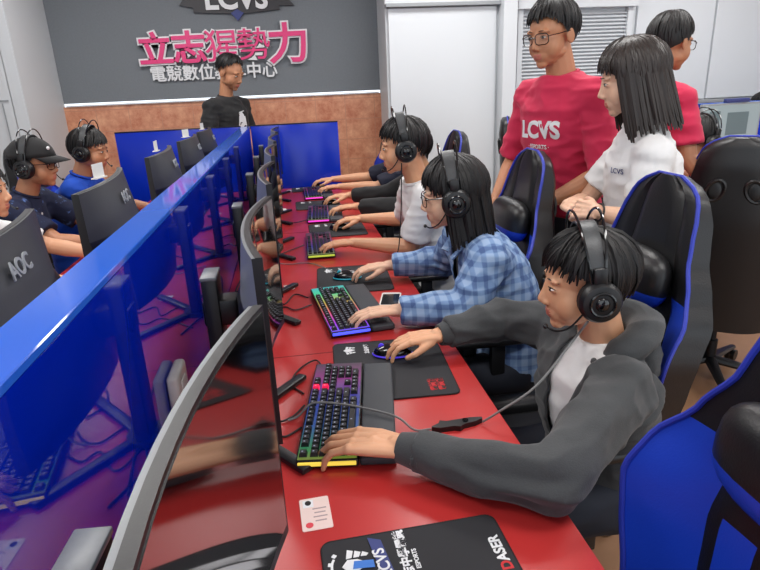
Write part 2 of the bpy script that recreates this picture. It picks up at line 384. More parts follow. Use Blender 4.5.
bm = bmesh.new(); box(bm, (0, 0, 1.244), (0.069, 5.38, 0.012), 0.0015, seg=1); obj('top_cap', bm, 'blue_top', t, smooth=False)
for (x0, x1, lab) in ((-0.284, 0.40, 'blue end screen closing the far end of the right hand desk'), (-1.30, -0.36, 'blue end screen behind the backs of the left row monitors')):
    t = thing('end_screen', lab, 'partition', ((x0 + x1) / 2, 4.82, 0), 0)
    bm = bmesh.new(); box(bm, (0, 0, 0.625), (x1 - x0, 0.018, 1.25), 0.002); obj('panel', bm, mat('blue_end_board', (8, 44, 178), 0.18, spec=0.4), t)
    bm = bmesh.new(); box(bm, (0, 0, 1.253), (x1 - x0, 0.022, 0.008), 0.001); obj('edge_trim', bm, 'steel', t)

# ------------------------------------------------------------------ wall sign
t = thing('wall_sign', 'pink and white raised lettering sign on the grey wall', 'sign', (-0.52, 6.2, 1.815))
# (face towards -y)
def wallm(x, z, rot=0.0, sx=1.0, sy=1.0, y=0.0):
    return Matrix.Translation((x, y, z)) @ Matrix.Rotation(R(90), 4, 'X') @ Matrix.Rotation(rot, 4, 'Z') @ Matrix.Diagonal((sx, sy, 1, 1))
chars = [('立', -0.80, -0.005, 0.30), ('志', -0.49, 0.0, 0.30), ('猩', -0.19, 0.005, 0.30), ('勢', 0.11, 0.01, 0.30), ('力', 0.40, -0.02, 0.38)]
bm = bmesh.new(); bw = bmesh.new()
for ch, x, z, s in chars:
    dn = ch in '猩勢'
    text_bm(bw, ch, s, wallm(x, z, R(1), 1.08, 1.0, y=-0.035), extrude=0.010, offset=0.012 if dn else 0.022)
    text_bm(bm, ch, s, wallm(x, z, R(1), 1.08, 1.0, y=-0.05), extrude=0.008, offset=0.001 if dn else 0.007)
obj('white_outline', bw, 'white_print', t, smooth=False); obj('title_letters', bm, 'pink_print', t, smooth=False)
bm = bmesh.new(); text_bm(bm, '電競數位教學中心', 0.152, wallm(-0.73, -0.165, 0, 1, 1, y=-0.02), extrude=0.008, offset=0.003, space=0.98); obj('subtitle_letters', bm, 'white_print', t, smooth=False)
t = thing('wall_emblem', 'dark ribbon emblem with white letters cut off at the top of the wall', 'sign', (-0.37, 6.2, 2.37))
bm = bmesh.new()
ol = [(-0.52, -0.075), (-0.40, -0.10), (-0.40, -0.14), (-0.1, -0.155), (0.0, -0.16), (0.12, -0.155), (0.40, -0.13), (0.40, -0.095), (0.54, -0.10), (0.47, -0.02), (0.52, 0.10), (0.3, 0.12), (0.0, 0.10), (-0.3, 0.12), (-0.52, 0.10), (-0.46, 0.0)]
ps = prism(bm, ol, 0.0, 0.03); bmesh.ops.transform(bm, matrix=Matrix.Rotation(R(90), 4, 'X'), verts=bm.verts); bmesh.ops.recalc_face_normals(bm, faces=bm.faces)
obj('ribbon', bm, mat('charcoal_ribbon', (44, 42, 46), 0.5), t, smooth=False)
bm = bmesh.new(); prism(bm, [(-0.06, -0.155), (0.0, -0.22), (0.06, -0.155), (0.0, -0.12)], 0.0, 0.036); bmesh.ops.transform(bm, matrix=Matrix.Rotation(R(90), 4, 'X'), verts=bm.verts); obj('ribbon_tip', bm, 'navy_print', t, smooth=False)
bm = bmesh.new(); text_bm(bm, 'LCVS', 0.26, wallm(0.0, -0.115, 0, 1.0, 1, y=-0.04), extrude=0.006, offset=0.008, align='CENTER'); obj('emblem_letters', bm, 'white_print', t, smooth=False)

# ------------------------------------------------------------------ monitors (screen faces +x, local origin under the stand pivot)
def curve_x(y, sag, hw=0.3): return -sag * (1 - (y / hw) ** 2)
def monitor_proto(sag, brand=False, dz=0.0, sh=(0.006, 0.024), band='grey_plastic'):
    t = thing('monitor', '', 'monitor', (0, 0, 0), 0, 'curved black monitors')
    W, Z0, Z1, N = 0.30, 0.135 + dz, 0.492 + dz, 14
    ys = [-W + 2 * W * k / N for k in range(N + 1)]
    X0 = 0.10                                   # x of the screen edges in front of the pivot
    def slab(bm, xo0, xo1, z0, z1, yy, mi=0):
        rows = []
        for y in yy:
            x = X0 + curve_x(y, sag); rows.append([bm.verts.new((x + xo1, y, z0)), bm.verts.new((x + xo1, y, z1)), bm.verts.new((x + xo0, y, z1)), bm.verts.new((x + xo0, y, z0))])
        fs = []
        for a, b in zip(rows, rows[1:]):
            for k in range(4): fs.append(bm.faces.new((a[k], a[(k + 1) % 4], b[(k + 1) % 4], b[k])))
        fs.append(bm.faces.new(rows[0])); fs.append(bm.faces.new(rows[-1][::-1]))
        for f in fs: f.material_index = mi
    bm = bmesh.new(); slab(bm, -0.012, 0.0, Z0, Z1, ys); bmesh.ops.recalc_face_normals(bm, faces=bm.faces); obj('bezel', bm, 'black_plastic', t)
    bm = bmesh.new(); slab(bm, 0.0, 0.0012, Z0 + 0.018, Z1 - 0.007, [y * 0.977 for y in ys]); bmesh.ops.recalc_face_normals(bm, faces=bm.faces); obj('screen', bm, 'screen', t)
    # back shell: wedge, thickest in the middle; grey brushed band along its top, black below
    bm = bmesh.new(); rings = []
    for y in ys:
        x = X0 + curve_x(y, sag) - 0.012; e = 1 - abs(y / W) ** 3
        d = sh[0] + sh[1] * e
        rings.append([bm.verts.new(p) for p in ((x, y, Z0 + 0.003), (x, y, Z1 - 0.001), (x - 0.006, y, Z1 - 0.001), (x - d * 0.75, y, Z1 - 0.13), (x - d, y, Z1 - 0.145), (x - d, y, Z0 + 0.09), (x - 0.010 - d * 0.3, y, Z0 + 0.003))])
    n = 7
    for a, b in zip(rings, rings[1:]):
        for k in range(n):
            f = bm.faces.new((a[k], a[(k + 1) % n], b[(k + 1) % n], b[k])); f.material_index = 1 if k in (1, 2) else 0
    bm.faces.new(rings[0]); bm.faces.new(rings[-1][::-1]); bmesh.ops.recalc_face_normals(bm, faces=bm.faces)
    shell = obj('back_shell', bm, ['black_plastic', band], t)
    if brand:
        bm = bmesh.new()
        mt = Matrix.Translation((X0 - sag - 0.0465, 0.0, Z1 - 0.072)) @ Matrix.Rotation(R(14), 4, 'Y') @ Matrix(((0, 0, -1, 0), (-1, 0, 0, 0), (0, 1, 0, 0), (0, 0, 0, 1)))
        text_bm(bm, 'AOC', 0.046, mt, extrude=0.0012, offset=0.001, align='CENTER'); obj('maker_lettering', bm, 'seam', shell, smooth=False)
    bm = bmesh.new(); box(bm, (-0.02, 0, 0.30), (0.075, 0.06, 0.06), 0.008); obj('tilt_bracket', bm, 'black_plastic', t)
    bm = bmesh.new(); box(bm, (-0.035, 0, 0.190), (0.032, 0.078, 0.38), 0.004); box(bm, (-0.035, 0, 0.382), (0.034, 0.08, 0.008), 0.002, mi=1); obj('stand_column', bm, ['black_plastic', 'grey_plastic'], t)
    for sy in (-1, 1):
        bm = bmesh.new(); a = math.atan2(sy * 0.21, 0.165)
        box(bm, (0.055, sy * 0.105, 0.008), (0.27, 0.028, 0.014), 0.004, rot=Matrix.Rotation(a, 3, 'Z')); obj('stand_foot', bm, 'black_plastic', t)
    bm = bmesh.new(); tube(bm, [(-0.04, 0, 0), (-0.04, 0, 0.016)], 0.05, n=20); obj('stand_base', bm, 'black_plastic', t)
    return t
mp1 = monitor_proto(0.036)
nm = ['nearest curved monitor, its dark screen filling the lower left', 'curved monitor just behind the nearest one, level with the boy in the grey hoodie',
      'third curved monitor along the right desk, facing the girl in plaid', 'fourth curved monitor along the right desk, facing the boy in the white tee',
      'fifth curved monitor along the right desk, nearly hidden by the fourth', 'curved monitor at the far end of the right desk by the blue end screen']
def relabel(o, s): o['label'] = s; return o
MON = [(-0.172, 0.42, 0.02), (-0.158, 1.24, -0.005), (-0.160, 2.05, 0.0), (-0.162, 2.85, 0.0), (-0.165, 3.62, 0.0), (-0.165, 4.38, 0.0)]
for i, (x, y, rz) in enumerate(MON):
    o = mp1 if i == 0 else copy_tree(mp1)
    o.location = (x, y, DZ + 0.001); o.rotation_euler = (0, 0, R(-4) if i == 0 else rz); relabel(o, nm[i])
    o['group'] = 'curved monitors on the right desk'
mp2 = monitor_proto(0.03, True, 0.028, (0.012, 0.046), 'dark_grey_shell')
nl = ['curved monitor at left edge with its back and silver letters toward the blue divider', 'second monitor of the left row, its back toward the blue divider, paper on top',
      'third monitor of the left row, seen from behind with a paper tag on top', 'fourth monitor of the left row, seen from behind, in front of the standing man', 'last and smallest looking monitor of the left row, seen from behind']
for i, y in enumerate((1.13, 1.90, 2.78, 3.58, 4.32)):
    o = mp2 if i == 0 else copy_tree(mp2)
    o.location = (-0.485, y, DZ + 0.001); o.rotation_euler = (0, 0, PI + R((4, 4, 2, 0, 0)[i])); relabel(o, nl[i]); o['group'] = 'curved monitors on the left desk'
    if i > 0:
        bm = bmesh.new(); box(bm, (0, 0, 0.022), (0.002, 0.06, 0.044)); box(bm, (0.0, 0, 0.0015), (0.02, 0.06, 0.003))
        k = obj('paper_tag', bm, 'paper', smooth=False); k.location = (-0.583, y - 0.02 + 0.03 * (i % 2), DZ + 0.5215); k.rotation_euler = (0, 0, R(12 * (i % 3) - 25))
        tag(k, ['', 'folded white paper tag on the second monitor of the left row', 'folded white paper tag on the third monitor of the left row', 'folded white paper tag on the fourth monitor of the left row', 'folded white paper tag on the last monitor of the left row'][i], 'paper', 'paper tags on the left monitors')

# ------------------------------------------------------------------ gaming chairs (face -x)
def chair_proto():
    t = thing('gaming_chair', '', 'chair', (0, 0, 0), 0, 'black and blue gaming chairs')
    wt = [(0.0, 0.205), (0.12, 0.225), (0.24, 0.245), (0.36, 0.272), (0.44, 0.285), (0.52, 0.272), (0.60, 0.222), (0.68, 0.178), (0.76, 0.160), (0.82, 0.138), (0.855, 0.095), (0.87, 0.05)]
    wing = [(0.0, 0.05), (0.2, 0.07), (0.44, 0.095), (0.60, 0.035), (0.70, 0.02), (0.87, 0.0)]
    th = [(0.0, 0.085), (0.5, 0.095), (0.75, 0.075), (0.86, 0.05), (0.87, 0.035)]
    lean = R(8); B = Matrix.Translation((0.20, 0, 0.385)) @ Matrix.Rotation(lean, 4, 'Y')
    bm = bmesh.new(); rings = []; NU = 18; zs = [0.87 * k / 44 for k in range(45)]
    edge = []
    for z in zs:
        W = interp(wt, z); wg = interp(wing, z); tt = interp(th, z); r = []
        for k in range(NU + 1):
            u = -1 + 2 * k / NU; bulge = 0.018 * (1 - u * u)
            pinch = 0.012 * math.exp(-((abs(u) - 0.55) / 0.06) ** 2)
            r.append((-(wg * abs(u) ** 2.5) - bulge + pinch, W * u))
        for k in range(NU + 1):
            u = 1 - 2 * k / NU; wg2 = wg * abs(u) ** 2.5
            r.append((tt - wg2 * 0.75 - 0.028 * abs(u) ** 4, W * 0.985 * u))
        edge.append((B @ V3((-wg - 0.002, -W, z)), B @ V3((-wg - 0.002, W, z))))
        rings.append([bm.verts.new(B @ V3((x, y, z))) for x, y in r])
    n = len(rings[0])
    for i, (a, b) in enumerate(zip(rings, rings[1:])):
        z = zs[i]
        for k in range(n):
            f = bm.faces.new((a[k], a[(k + 1) % n], b[(k + 1) % n], b[k])); u = abs(-1 + 2 * (k + 0.5) / NU)
            if k < NU:
                if u > 0.52 and 0.17 < z < 0.57: f.material_index = 1
                elif 0.26 < u < 0.46 and z < 0.44: f.material_index = 1
                elif u > 0.80 and z < 0.12: f.material_index = 1
    bm.faces.new(rings[0][::-1]); bm.faces.new(rings[-1]); bmesh.ops.recalc_face_normals(bm, faces=bm.faces)
    br = obj('backrest', bm, ['leather', 'blue_leather'], t)
    bm = bmesh.new(); pts = [e[0] for e in edge] + [e[1] for e in edge[::-1]]; tube(bm, pts, 0.0055, n=7); obj('piping', bm, 'piping', br)
    for s in (-1, 1):
        bm = bmesh.new()
        for xo in (0.082,):
            ring = [B @ V3((xo, s * 0.072 + 0.034 * math.cos(a) - s * 0.010 * math.sin(a), 0.665 + 0.045 * math.sin(a))) for a in [2 * PI * k / 20 for k in range(21)]]
            tube(bm, ring, 0.008, n=6)
        obj('slot_ring', bm, 'black_plastic', br)
        bm = bmesh.new()
        for xo in (0.080,): ell(bm, B @ V3((xo, s * 0.072, 0.665)), (0.006, 0.028, 0.038))
        obj('slot_recess', bm, 'black_plastic', br)
    bm = bmesh.new(); ell(bm, (0, 0, 0), (0.048, 0.150, 0.080), u=24, v=14)
    for v in bm.verts:
        v.co.y = math.copysign(abs(v.co.y / 0.150) ** 0.6 * 0.150, v.co.y); v.co.z = math.copysign(abs(v.co.z / 0.080) ** 0.7 * 0.080, v.co.z)
    for f in bm.faces:
        if f.calc_center_median().z < -0.035: f.material_index = 1
    bmesh.ops.transform(bm, matrix=B @ Matrix.Translation((-0.050, 0, 0.60)), verts=bm.verts); obj('neck_pillow', bm, ['leather', 'blue_leather'], t)
    bm = bmesh.new(); box(bm, (-0.03, 0, 0.425), (0.48, 0.36, 0.11), 0.04, seg=4); obj('seat', bm, 'leather', t)
    for s in (-1, 1):
        bm = bmesh.new(); box(bm, (-0.03, s * 0.215, 0.44), (0.46, 0.10, 0.13), 0.04, seg=4); obj('seat_bolster', bm, 'leather', t)
        bm = bmesh.new(); box(bm, (-0.06, s * 0.335, 0.665), (0.26, 0.085, 0.03), 0.012, seg=3); obj('armrest', bm, 'black_plastic', t)
        bm = bmesh.new(); box(bm, (-0.03, s * 0.325, 0.52), (0.05, 0.03, 0.28), 0.006); box(bm, (-0.03, s * 0.25, 0.375), (0.06, 0.16, 0.02), 0.004); obj('armrest_post', bm, 'black_plastic', t)
    bm = bmesh.new(); tube(bm, [(0, 0, 0.10), (0, 0, 0.22), (0, 0, 0.2201), (0, 0, 0.37)], [0.028, 0.028, 0.018, 0.018], n=14); obj('gas_lift', bm, 'steel', t)
    for k in range(5):
        a = 2 * PI * k / 5 + 0.3; d = V3((math.cos(a), math.sin(a), 0))
        bm = bmesh.new(); tube(bm, [V3((0, 0, 0.115)), d * 0.31 + V3((0, 0, 0.075))], [0.032, 0.018], n=8, flat=0.7); lg = obj('base_leg', bm, 'black_plastic', t)
        bm = bmesh.new(); q = d.cross(V3((0, 0, 1)))
        for s in (-1, 1): c = d * 0.31 + q * 0.014 * s + V3((0, 0, 0.03)); tube(bm, [c - q * 0.009, c + q * 0.009], 0.03, n=14)
        tube(bm, [d * 0.31 + V3((0, 0, 0.03)), d * 0.31 + V3((0, 0, 0.08))], 0.007, n=6); obj('caster', bm, 'black_plastic', lg)
    return t
ch0 = chair_proto()
CHAIRS = [  # x, y, rotz deg, scale label group
    (0.38, 0.53, 0, 'empty black and blue gaming chair nearest the camera at lower right', 'near row chairs'),
    (0.675, 1.42, 0, 'gaming chair with blue wings behind the boy in the grey hoodie', 'near row chairs'),
    (0.60, 2.16, 0, 'gaming chair with blue wings behind the girl in the plaid shirt', 'near row chairs'),
    (0.62, 3.28, 0, 'black gaming chair behind the boy in the white tee', 'near row chairs'),
    (0.60, 4.25, 0, 'black gaming chair just showing beyond the boy in the white tee', 'near row chairs'),
    (0.60, 5.10, 0, 'gaming chair at the far end of the near row', 'near row chairs'),
    (2.03, 2.42, 230, 'big black gaming chair turned away at the right edge, two strap slots in its back', 'other chairs'),
    (1.94, 4.24, 159, 'black gaming chair standing beside the white pillar beyond the plaid shirt girl', 'other chairs'),
    (2.06, 2.95, 208, 'gaming chair peeping out behind the girl in the white school shirt', 'other chairs'),
    (-1.62, 3.22, 180, 'blue edged gaming chair behind the boy in the black cap', 'left row chairs'),
    (-1.42, 4.15, 180, 'black gaming chair standing between the two left row boys', 'left row chairs'),
]
CH = []
for i, (x, y, rz, lab, g) in enumerate(CHAIRS):
    o = ch0 if i == 0 else copy_tree(ch0)
    o.location = (x, y, 0); o.rotation_euler = (0, 0, R(rz)); relabel(o, lab); o['group'] = g; CH.append(o)

# ------------------------------------------------------------------ keyboards (length along y, keys' top row towards -x)
def key_rows():
    U = 0.0187; rows = []
    rows.append([(0, 1)] + [(2 + k, 1) for k in range(4)] + [(6.5 + k, 1) for k in range(4)] + [(11 + k, 1) for k in range(4)] + [(15.25 + k, 1) for k in range(3)])
    rows.append([(k, 1) for k in range(13)] + [(13, 2)] + [(15.25 + k, 1) for k in range(3)] + [(18.5 + k, 1) for k in range(4)])
    rows.append([(0, 1.5)] + [(1.5 + k, 1) for k in range(12)] + [(13.5, 1.5)] + [(15.25 + k, 1) for k in range(3)] + [(18.5 + k, 1) for k in range(3)])
    rows.append([(0, 1.75)] + [(1.75 + k, 1) for k in range(11)] + [(12.75, 2.25)] + [(18.5 + k, 1) for k in range(3)])
    rows.append([(0, 2.25)] + [(2.25 + k, 1) for k in range(10)] + [(12.25, 2.75)] + [(16.25, 1)] + [(18.5 + k, 1) for k in range(3)])
    rows.append([(0, 1.25), (1.25, 1.25), (2.5, 1.25), (3.75, 6.25), (10, 1.25), (11.25, 1.25), (13.75, 1.25)] + [(15.25 + k, 1) for k in range(3)] + [(18.5, 2)])
    return U, rows
KM = {}
def key_mesh(w_):
    if w_ in KM: return KM[w_]
    U = 0.0187; bm = bmesh.new(); y = w_ * U / 2 - 0.0006; x = U / 2 - 0.0006; ty = y - 0.0022; tx = x - 0.0022
    lo = [bm.verts.new(p) for p in ((-x, -y, 0), (x, -y, 0), (x, y, 0), (-x, y, 0))]; hi = [bm.verts.new(p) for p in ((-tx, -ty, 0.009), (tx, -ty, 0.009), (tx, ty, 0.009), (-tx, ty, 0.009))]
    bm.faces.new(lo[::-1]); bm.faces.new(hi)
    for k in range(4): bm.faces.new((lo[k], lo[(k + 1) % 4], hi[(k + 1) % 4], hi[k]))
    # legend
    l = [bm.verts.new(p) for p in ((-0.003, -0.002, 0.0092), (0.0005, -0.002, 0.0092), (0.0005, 0.0018, 0.0092), (-0.003, 0.0018, 0.0092))]
    f = bm.faces.new(l); f.material_index = 1
    me = bpy.data.meshes.new('key'); bm.to_mesh(me); bm.free(); me.materials.append(M['key']); me.materials.append(M['legend']); KM[w_] = me; return me
M['legend'] = mat('key_legend', (150, 155, 170), 0.5, emit=(150, 160, 200), es=0.25)
def keyboard(label, x, y, rz, glow, bar, wrist=True, detail=True, red=()):
    """origin: centre of the board"""
    t = thing('keyboard', label, 'keyboard', (x, y, DZ + 0.001), R(rz), 'backlit gaming keyboards')
    L, D = 0.450, 0.132; U, rows = key_rows()
    bm = bmesh.new(); box(bm, (0, 0, 0.013), (D, L, 0.018), 0.004); obj('case', bm, 'black_plastic', t)
    bm = bmesh.new(); box(bm, (0, 0, 0.0225), (D - 0.008, L - 0.010, 0.0012)); obj('backlight', bm, glow, t)
    bm = bmesh.new(); box(bm, (0, -L / 2 - 0.001, 0.015), (D - 0.01, 0.006, 0.008), 0.001); obj('light_bar', bm, bar, t)
    if wrist:
        bm = bmesh.new(); box(bm, (D / 2 + 0.041, 0.0, 0.011), (0.078, L - 0.01, 0.020), 0.006, seg=3); obj('wrist_rest', bm, 'wrist', t)
    x0 = -D / 2 + 0.013; y0 = -L / 2 + 0.012; cnt = 0; bmf = bmesh.new()
    for r, row in enumerate(rows):
        for (u, w_) in row:
            xx = x0 + (r + (0.25 if r else 0)) * U * 1.0 + 0.002; yy = y0 + (u + w_ / 2) * U; 
            if detail and cnt < 100:
                k = bpy.data.objects.new('key', key_mesh(w_)); COL.objects.link(k); k.parent = t; k.location = (xx, yy, 0.0232); cnt += 1
                if (r, u) in red:
                    k.data = k.data.copy(); k.data.materials[0] = M['red_glow']
            else:
                box(bmf, (xx, yy, 0.0275), (U - 0.003, w_ * U - 0.004, 0.008)); 
    if len(bmf.verts): 
        q = obj('keys', bmf, 'key', t); q['kind'] = 'stuff'
    else: bmf.free()
    return t
keyboard('rainbow backlit keyboard with amber light bar under the hand of the boy in the hoodie', 0.052, 1.255, -8.5, 'glow_near', 'glow_bar_yellow', red=((1, 15.25), (0, 15.25)))
keyboard('keyboard with rainbow edge and blue light bar under the plaid shirt girl\'s hand', 0.120, 1.925, 6, 'glow_two', 'glow_bar_blue')
keyboard('keyboard with lime lit near end under the hand of the boy in the white tee', 0.108, 2.85, -1, 'glow_purple', 'glow_bar_lime', wrist=False, detail=False)
keyboard('far keyboard with a pink lit near end beyond the white tee boy\'s mouse', 0.145, 3.62, -3, 'glow_purple', 'glow_bar_pink', detail=False)
keyboard('farthest keyboard glowing pink beside the blue end screen', 0.145, 4.40, 0, 'glow_purple', 'glow_bar_pink', detail=False)

# ------------------------------------------------------------------ mouse mats; local: x = reading direction (+y world), y = up (-x world)
def mat_mtx(x, y, z): return Matrix.Translation((x, y, z)) @ Matrix.Rotation(R(90), 4, 'Z')
def mascot(bm, cx, cy, s, mi=0, ring=True):
    """winged white crest: helmet, eye slits and feathers, inside a cog ring"""
    if ring:
        for k in range(14):
            a = 2 * PI * k / 14
            if -2.4 < a - PI < 1.5:
                c = (cx + 1.02 * s * math.cos(a), cy + 1.02 * s * math.sin(a))
                prism(bm, [(c[0] + 0.12 * s * math.cos(a + b), c[1] + 0.12 * s * math.sin(a + b)) for b in (0.8, 2.3, 3.9, 5.5)], 0.0004, 0.001, mi)
        out = [(cx + 0.95 * s * math.cos(R(q)), cy + 0.95 * s * math.sin(R(q)), 0.0007) for q in range(60, 300, 10)]
        tube(bm, out, 0.05 * s, n=4, flat=0.1, mi=mi)
    prism(bm, [(cx - .28 * s, cy - .1 * s), (cx, cy - .55 * s), (cx + .28 * s, cy - .1 * s), (cx + .32 * s, cy + .3 * s), (cx, cy + .55 * s), (cx - .32 * s, cy + .3 * s)], 0.0004, 0.0012, mi)
    for sx in (-1, 1):
        for k in range(3):
            a = [(cx + sx * (.38 + .02 * k) * s, cy + (.35 - .3 * k) * s), (cx + sx * (.85 - .1 * k) * s, cy + (.25 - .3 * k) * s), (cx + sx * (.75 - .12 * k) * s, cy + (.02 - .3 * k) * s), (cx + sx * .40 * s, cy + (.12 - .3 * k) * s)]
            prism(bm, a if sx > 0 else a[::-1], 0.0004, 0.001, mi)
def mouse_mat(label, cx, cy, lx, ly, rz=0.0, logo='crest', maker=None, red=None):
    """lx = size along world x, ly = size along world y"""
    t = thing('mouse_mat', label, 'mouse mat', (cx, cy, DZ + 0.0005), R(90 + rz), 'black printed mouse mats')
    bm = bmesh.new(); prism(bm, rrect(0, 0, ly, lx, 0.018), 0.0, 0.0035); obj('cloth', bm, 'pad', t, smooth=False)
    bm = bmesh.new(); pts = [(x, y, 0.0025) for x, y in rrect(0, 0, ly - 0.002, lx - 0.002, 0.018)]; tube(bm, pts + pts[:1], 0.002, n=5); obj('stitched_edge', bm, 'pad_edge', t)
    def lift(bm, z=0.0036): bmesh.ops.transform(bm, matrix=Matrix.Translation((0, 0, z)), verts=bm.verts)
    if logo == 'crest':
        bm = bmesh.new(); mascot(bm, ly / 2 - 0.055, lx / 2 - 0.048, 0.032, ring=False); text_bm(bm, '立志中學', 0.016, Matrix.Translation((ly / 2 - 0.085, lx / 2 - 0.105, 0.001)), 0.0003, 0.0005); lift(bm); obj('printed_crest', bm, 'white_print', t, smooth=False)
    if logo == 'large':
        bm = bmesh.new(); cx_, cy_ = ly / 2 - 0.064, lx / 2 - 0.054
        mascot(bm, cx_, cy_, 0.042); lift(bm); obj('printed_crest', bm, 'white_print', t, smooth=False)
        bm = bmesh.new(); prism(bm, [(cx_ - .05, cy_ - .062), (cx_ + .045, cy_ - .05), (cx_ + .055, cy_ - .028), (cx_ - .048, cy_ - .04)], 0.0, 0.0006); lift(bm, 0.0048); obj('printed_ribbon', bm, 'navy_print', t, smooth=False)
        bm = bmesh.new(); prism(bm, [(cx_ - .012, cy_ - .03), (cx_ + .004, cy_ - .03), (cx_ + .008, cy_ + .002), (cx_ - .008, cy_ + .006)], 0.0, 0.0006); lift(bm, 0.0049); obj('printed_sash', bm, 'blue_print', t, smooth=False)
        bm = bmesh.new(); text_bm(bm, 'LCVS', 0.028, Matrix.Translation((cx_ - .036, cy_ - .057, 0.0)) @ Matrix.Rotation(R(7), 4, 'Z'), 0.0003, 0.0006); lift(bm, 0.0056)
        text_bm(bm, '立志中學電競', 0.021, Matrix.Translation((cx_ - .064, cy_ - .09, 0.0036)), 0.0004, 0.0008); text_bm(bm, 'ESPORTS', 0.011, Matrix.Translation((cx_ - .03, cy_ - .104, 0.0036)), 0.0004, 0.0003)
        obj('printed_lettering', bm, 'white_print', t, smooth=False)
    if maker:
        bm = bmesh.new(); text_bm(bm, maker[1:], 0.026, Matrix.Translation((maker_x + 0.019, -lx / 2 + 0.012, 0.0)), 0.0004, 0.0008); lift(bm); obj('maker_lettering', bm, 'white_print', t, smooth=False)
        bm = bmesh.new(); text_bm(bm, maker[0], 0.026, Matrix.Translation((maker_x, -lx / 2 + 0.012, 0.0)), 0.0004, 0.0008); lift(bm); obj('maker_initial', bm, 'red_print', t, smooth=False)
    if red:
        bm = bmesh.new(); text_bm(bm, red, 0.021, Matrix.Translation((-ly / 2 + 0.025, -lx / 2 + 0.034, 0.0)), 0.0004, 0.0008); text_bm(bm, red, 0.021, Matrix.Translation((-ly / 2 + 0.025, -lx / 2 + 0.056, 0.0)), 0.0004, 0.0008); lift(bm); obj('red_lettering', bm, 'red_print', t, smooth=False)
    return t
maker_x = 0.055
mouse_mat('black mouse mat at the bottom edge with a large crest and white maker lettering', 0.155, 0.645, 0.315, 0.37, 2, 'large', maker='DASER')
mouse_mat('black mouse mat under the hoodie boy\'s mouse, red lettering in its corner', 0.228, 1.46, 0.318, 0.36, -3, 'crest', red='電競館')
mouse_mat('black mouse mat between the second and third keyboards, under the girl\'s mouse', 0.215, 2.29, 0.30, 0.35, -3, 'crest')
mouse_mat('black mouse mat under the mouse of the boy in the white tee', 0.225, 3.20, 0.31, 0.34, 0, 'crest')
mouse_mat('small looking black mouse mat beyond the pink lit keyboard', 0.16, 3.98, 0.30, 0.30, 0, 'crest')
mouse_mat('black mouse mat touching the blue end screen', 0.14, 4.67, 0.30, 0.20, 0, 'crest')

def mouse(label, x, y, rz, glow):
    t = thing('computer_mouse', label, 'mouse', (x, y, DZ + 0.0045), R(rz), 'gaming mice')
    bm = bmesh.new(); ell(bm, (0, 0, 0.006), (0.058, 0.031, 0.030), u=20, v=12)
    for v in bm.verts:
        if v.co.z < 0.0: v.co.z = 0.0
        v.co.y *= 1 - 0.12 * math.exp(-(v.co.x / 0.02) ** 2)
    obj('shell', bm, 'black_gloss', t)
    bm = bmesh.new(); ring = [(0.057 * math.cos(a), 0.031 * math.sin(a), 0.006) for a in [2 * PI * k / 28 for k in range(29)]]; tube(bm, ring, 0.0028, n=5); obj('light_strip', bm, glow, t)
    bm = bmesh.new(); tube(bm, [(-0.032, -0.004, 0.028), (-0.032, 0.004, 0.028)], 0.009, n=12); obj('scroll_wheel', bm, glow, t)
    return t
mouse('gaming mouse with a violet glow under the hoodie boy\'s right hand', 0.245, 1.53, -12, 'violet_glow')
mouse('black gaming mouse with a cyan glow under the girl\'s right hand', 0.19, 2.29, -10, 'cyan_glow')
mouse('black mouse under the white tee boy\'s right hand', 0.24, 3.20, -5, 'black_plastic')
mouse('black mouse held by the black sleeved player', 0.245, 3.98, 0, 'black_plastic')
mouse('black mouse near the blue end screen', 0.20, 4.70, 0, 'black_plastic')

# ------------------------------------------------------------------ small things on the desk
t = thing('smartphone', 'white smartphone with a black screen lying beside the second keyboard', 'phone', (0.318, 1.985, DZ + 0.001), R(-14))
bm = bmesh.new(); prism(bm, rrect(0, 0, 0.073, 0.148, 0.011), 0.0, 0.008); obj('shell', bm, 'phone', t)
bm = bmesh.new(); prism(bm, rrect(0, 0.0, 0.063, 0.112, 0.003), 0.008, 0.0086); obj('screen', bm, 'black_gloss', t)
bm = bmesh.new(); tube(bm, [(0, -0.065, 0.008), (0, -0.065, 0.0088)], 0.0055, n=16); obj('home_button', bm, 'silver', t)
t = thing('id_card', 'white student card with a small portrait lying in front of the near keyboard', 'card', (-0.012, 0.905, DZ + 0.0005), R(3))
bm = bmesh.new(); prism(bm, rrect(0, 0, 0.056, 0.088, 0.004), 0, 0.001); obj('card', bm, mat('card_cream', (232, 208, 200), 0.3), t, smooth=False)
bm = bmesh.new(); box(bm, (-0.012, 0.028, 0.0012), (0.020, 0.020, 0.0006)); obj('portrait', bm, 'white_print', t)
bm = bmesh.new(); ell(bm, (-0.012, 0.030, 0.0016), (0.006, 0.007, 0.0004)); obj('portrait_head', bm, 'hair', t)
bm = bmesh.new(); tube(bm, [(-0.014, -0.03, 0.001), (-0.014, -0.03, 0.0016)], 0.007, n=14); obj('red_seal', bm, mat('seal_red', (214, 70, 80), 0.5), t)
bm = bmesh.new()
for k in range(4): box(bm, (0.008, 0.012 - 0.011 * k, 0.0012), (0.026 - 0.005 * (k % 2), 0.003, 0.0004))
obj('printed_lines', bm, mat('card_grey', (170, 150, 150), 0.5), t)
t = thing('wall_switch_box', 'small white plastic box fixed to the blue divider behind the nearest monitor', 'box', (-0.2755, 1.15, 0.908), 0)
bm = bmesh.new(); box(bm, (0, 0, 0), (0.024, 0.10, 0.11), 0.008, seg=3); obj('casing', bm, 'router', t)
bm = bmesh.new(); box(bm, (0.0125, 0.0, 0.0), (0.004, 0.045, 0.065), 0.0015); obj('rocker', bm, 'paper', t)
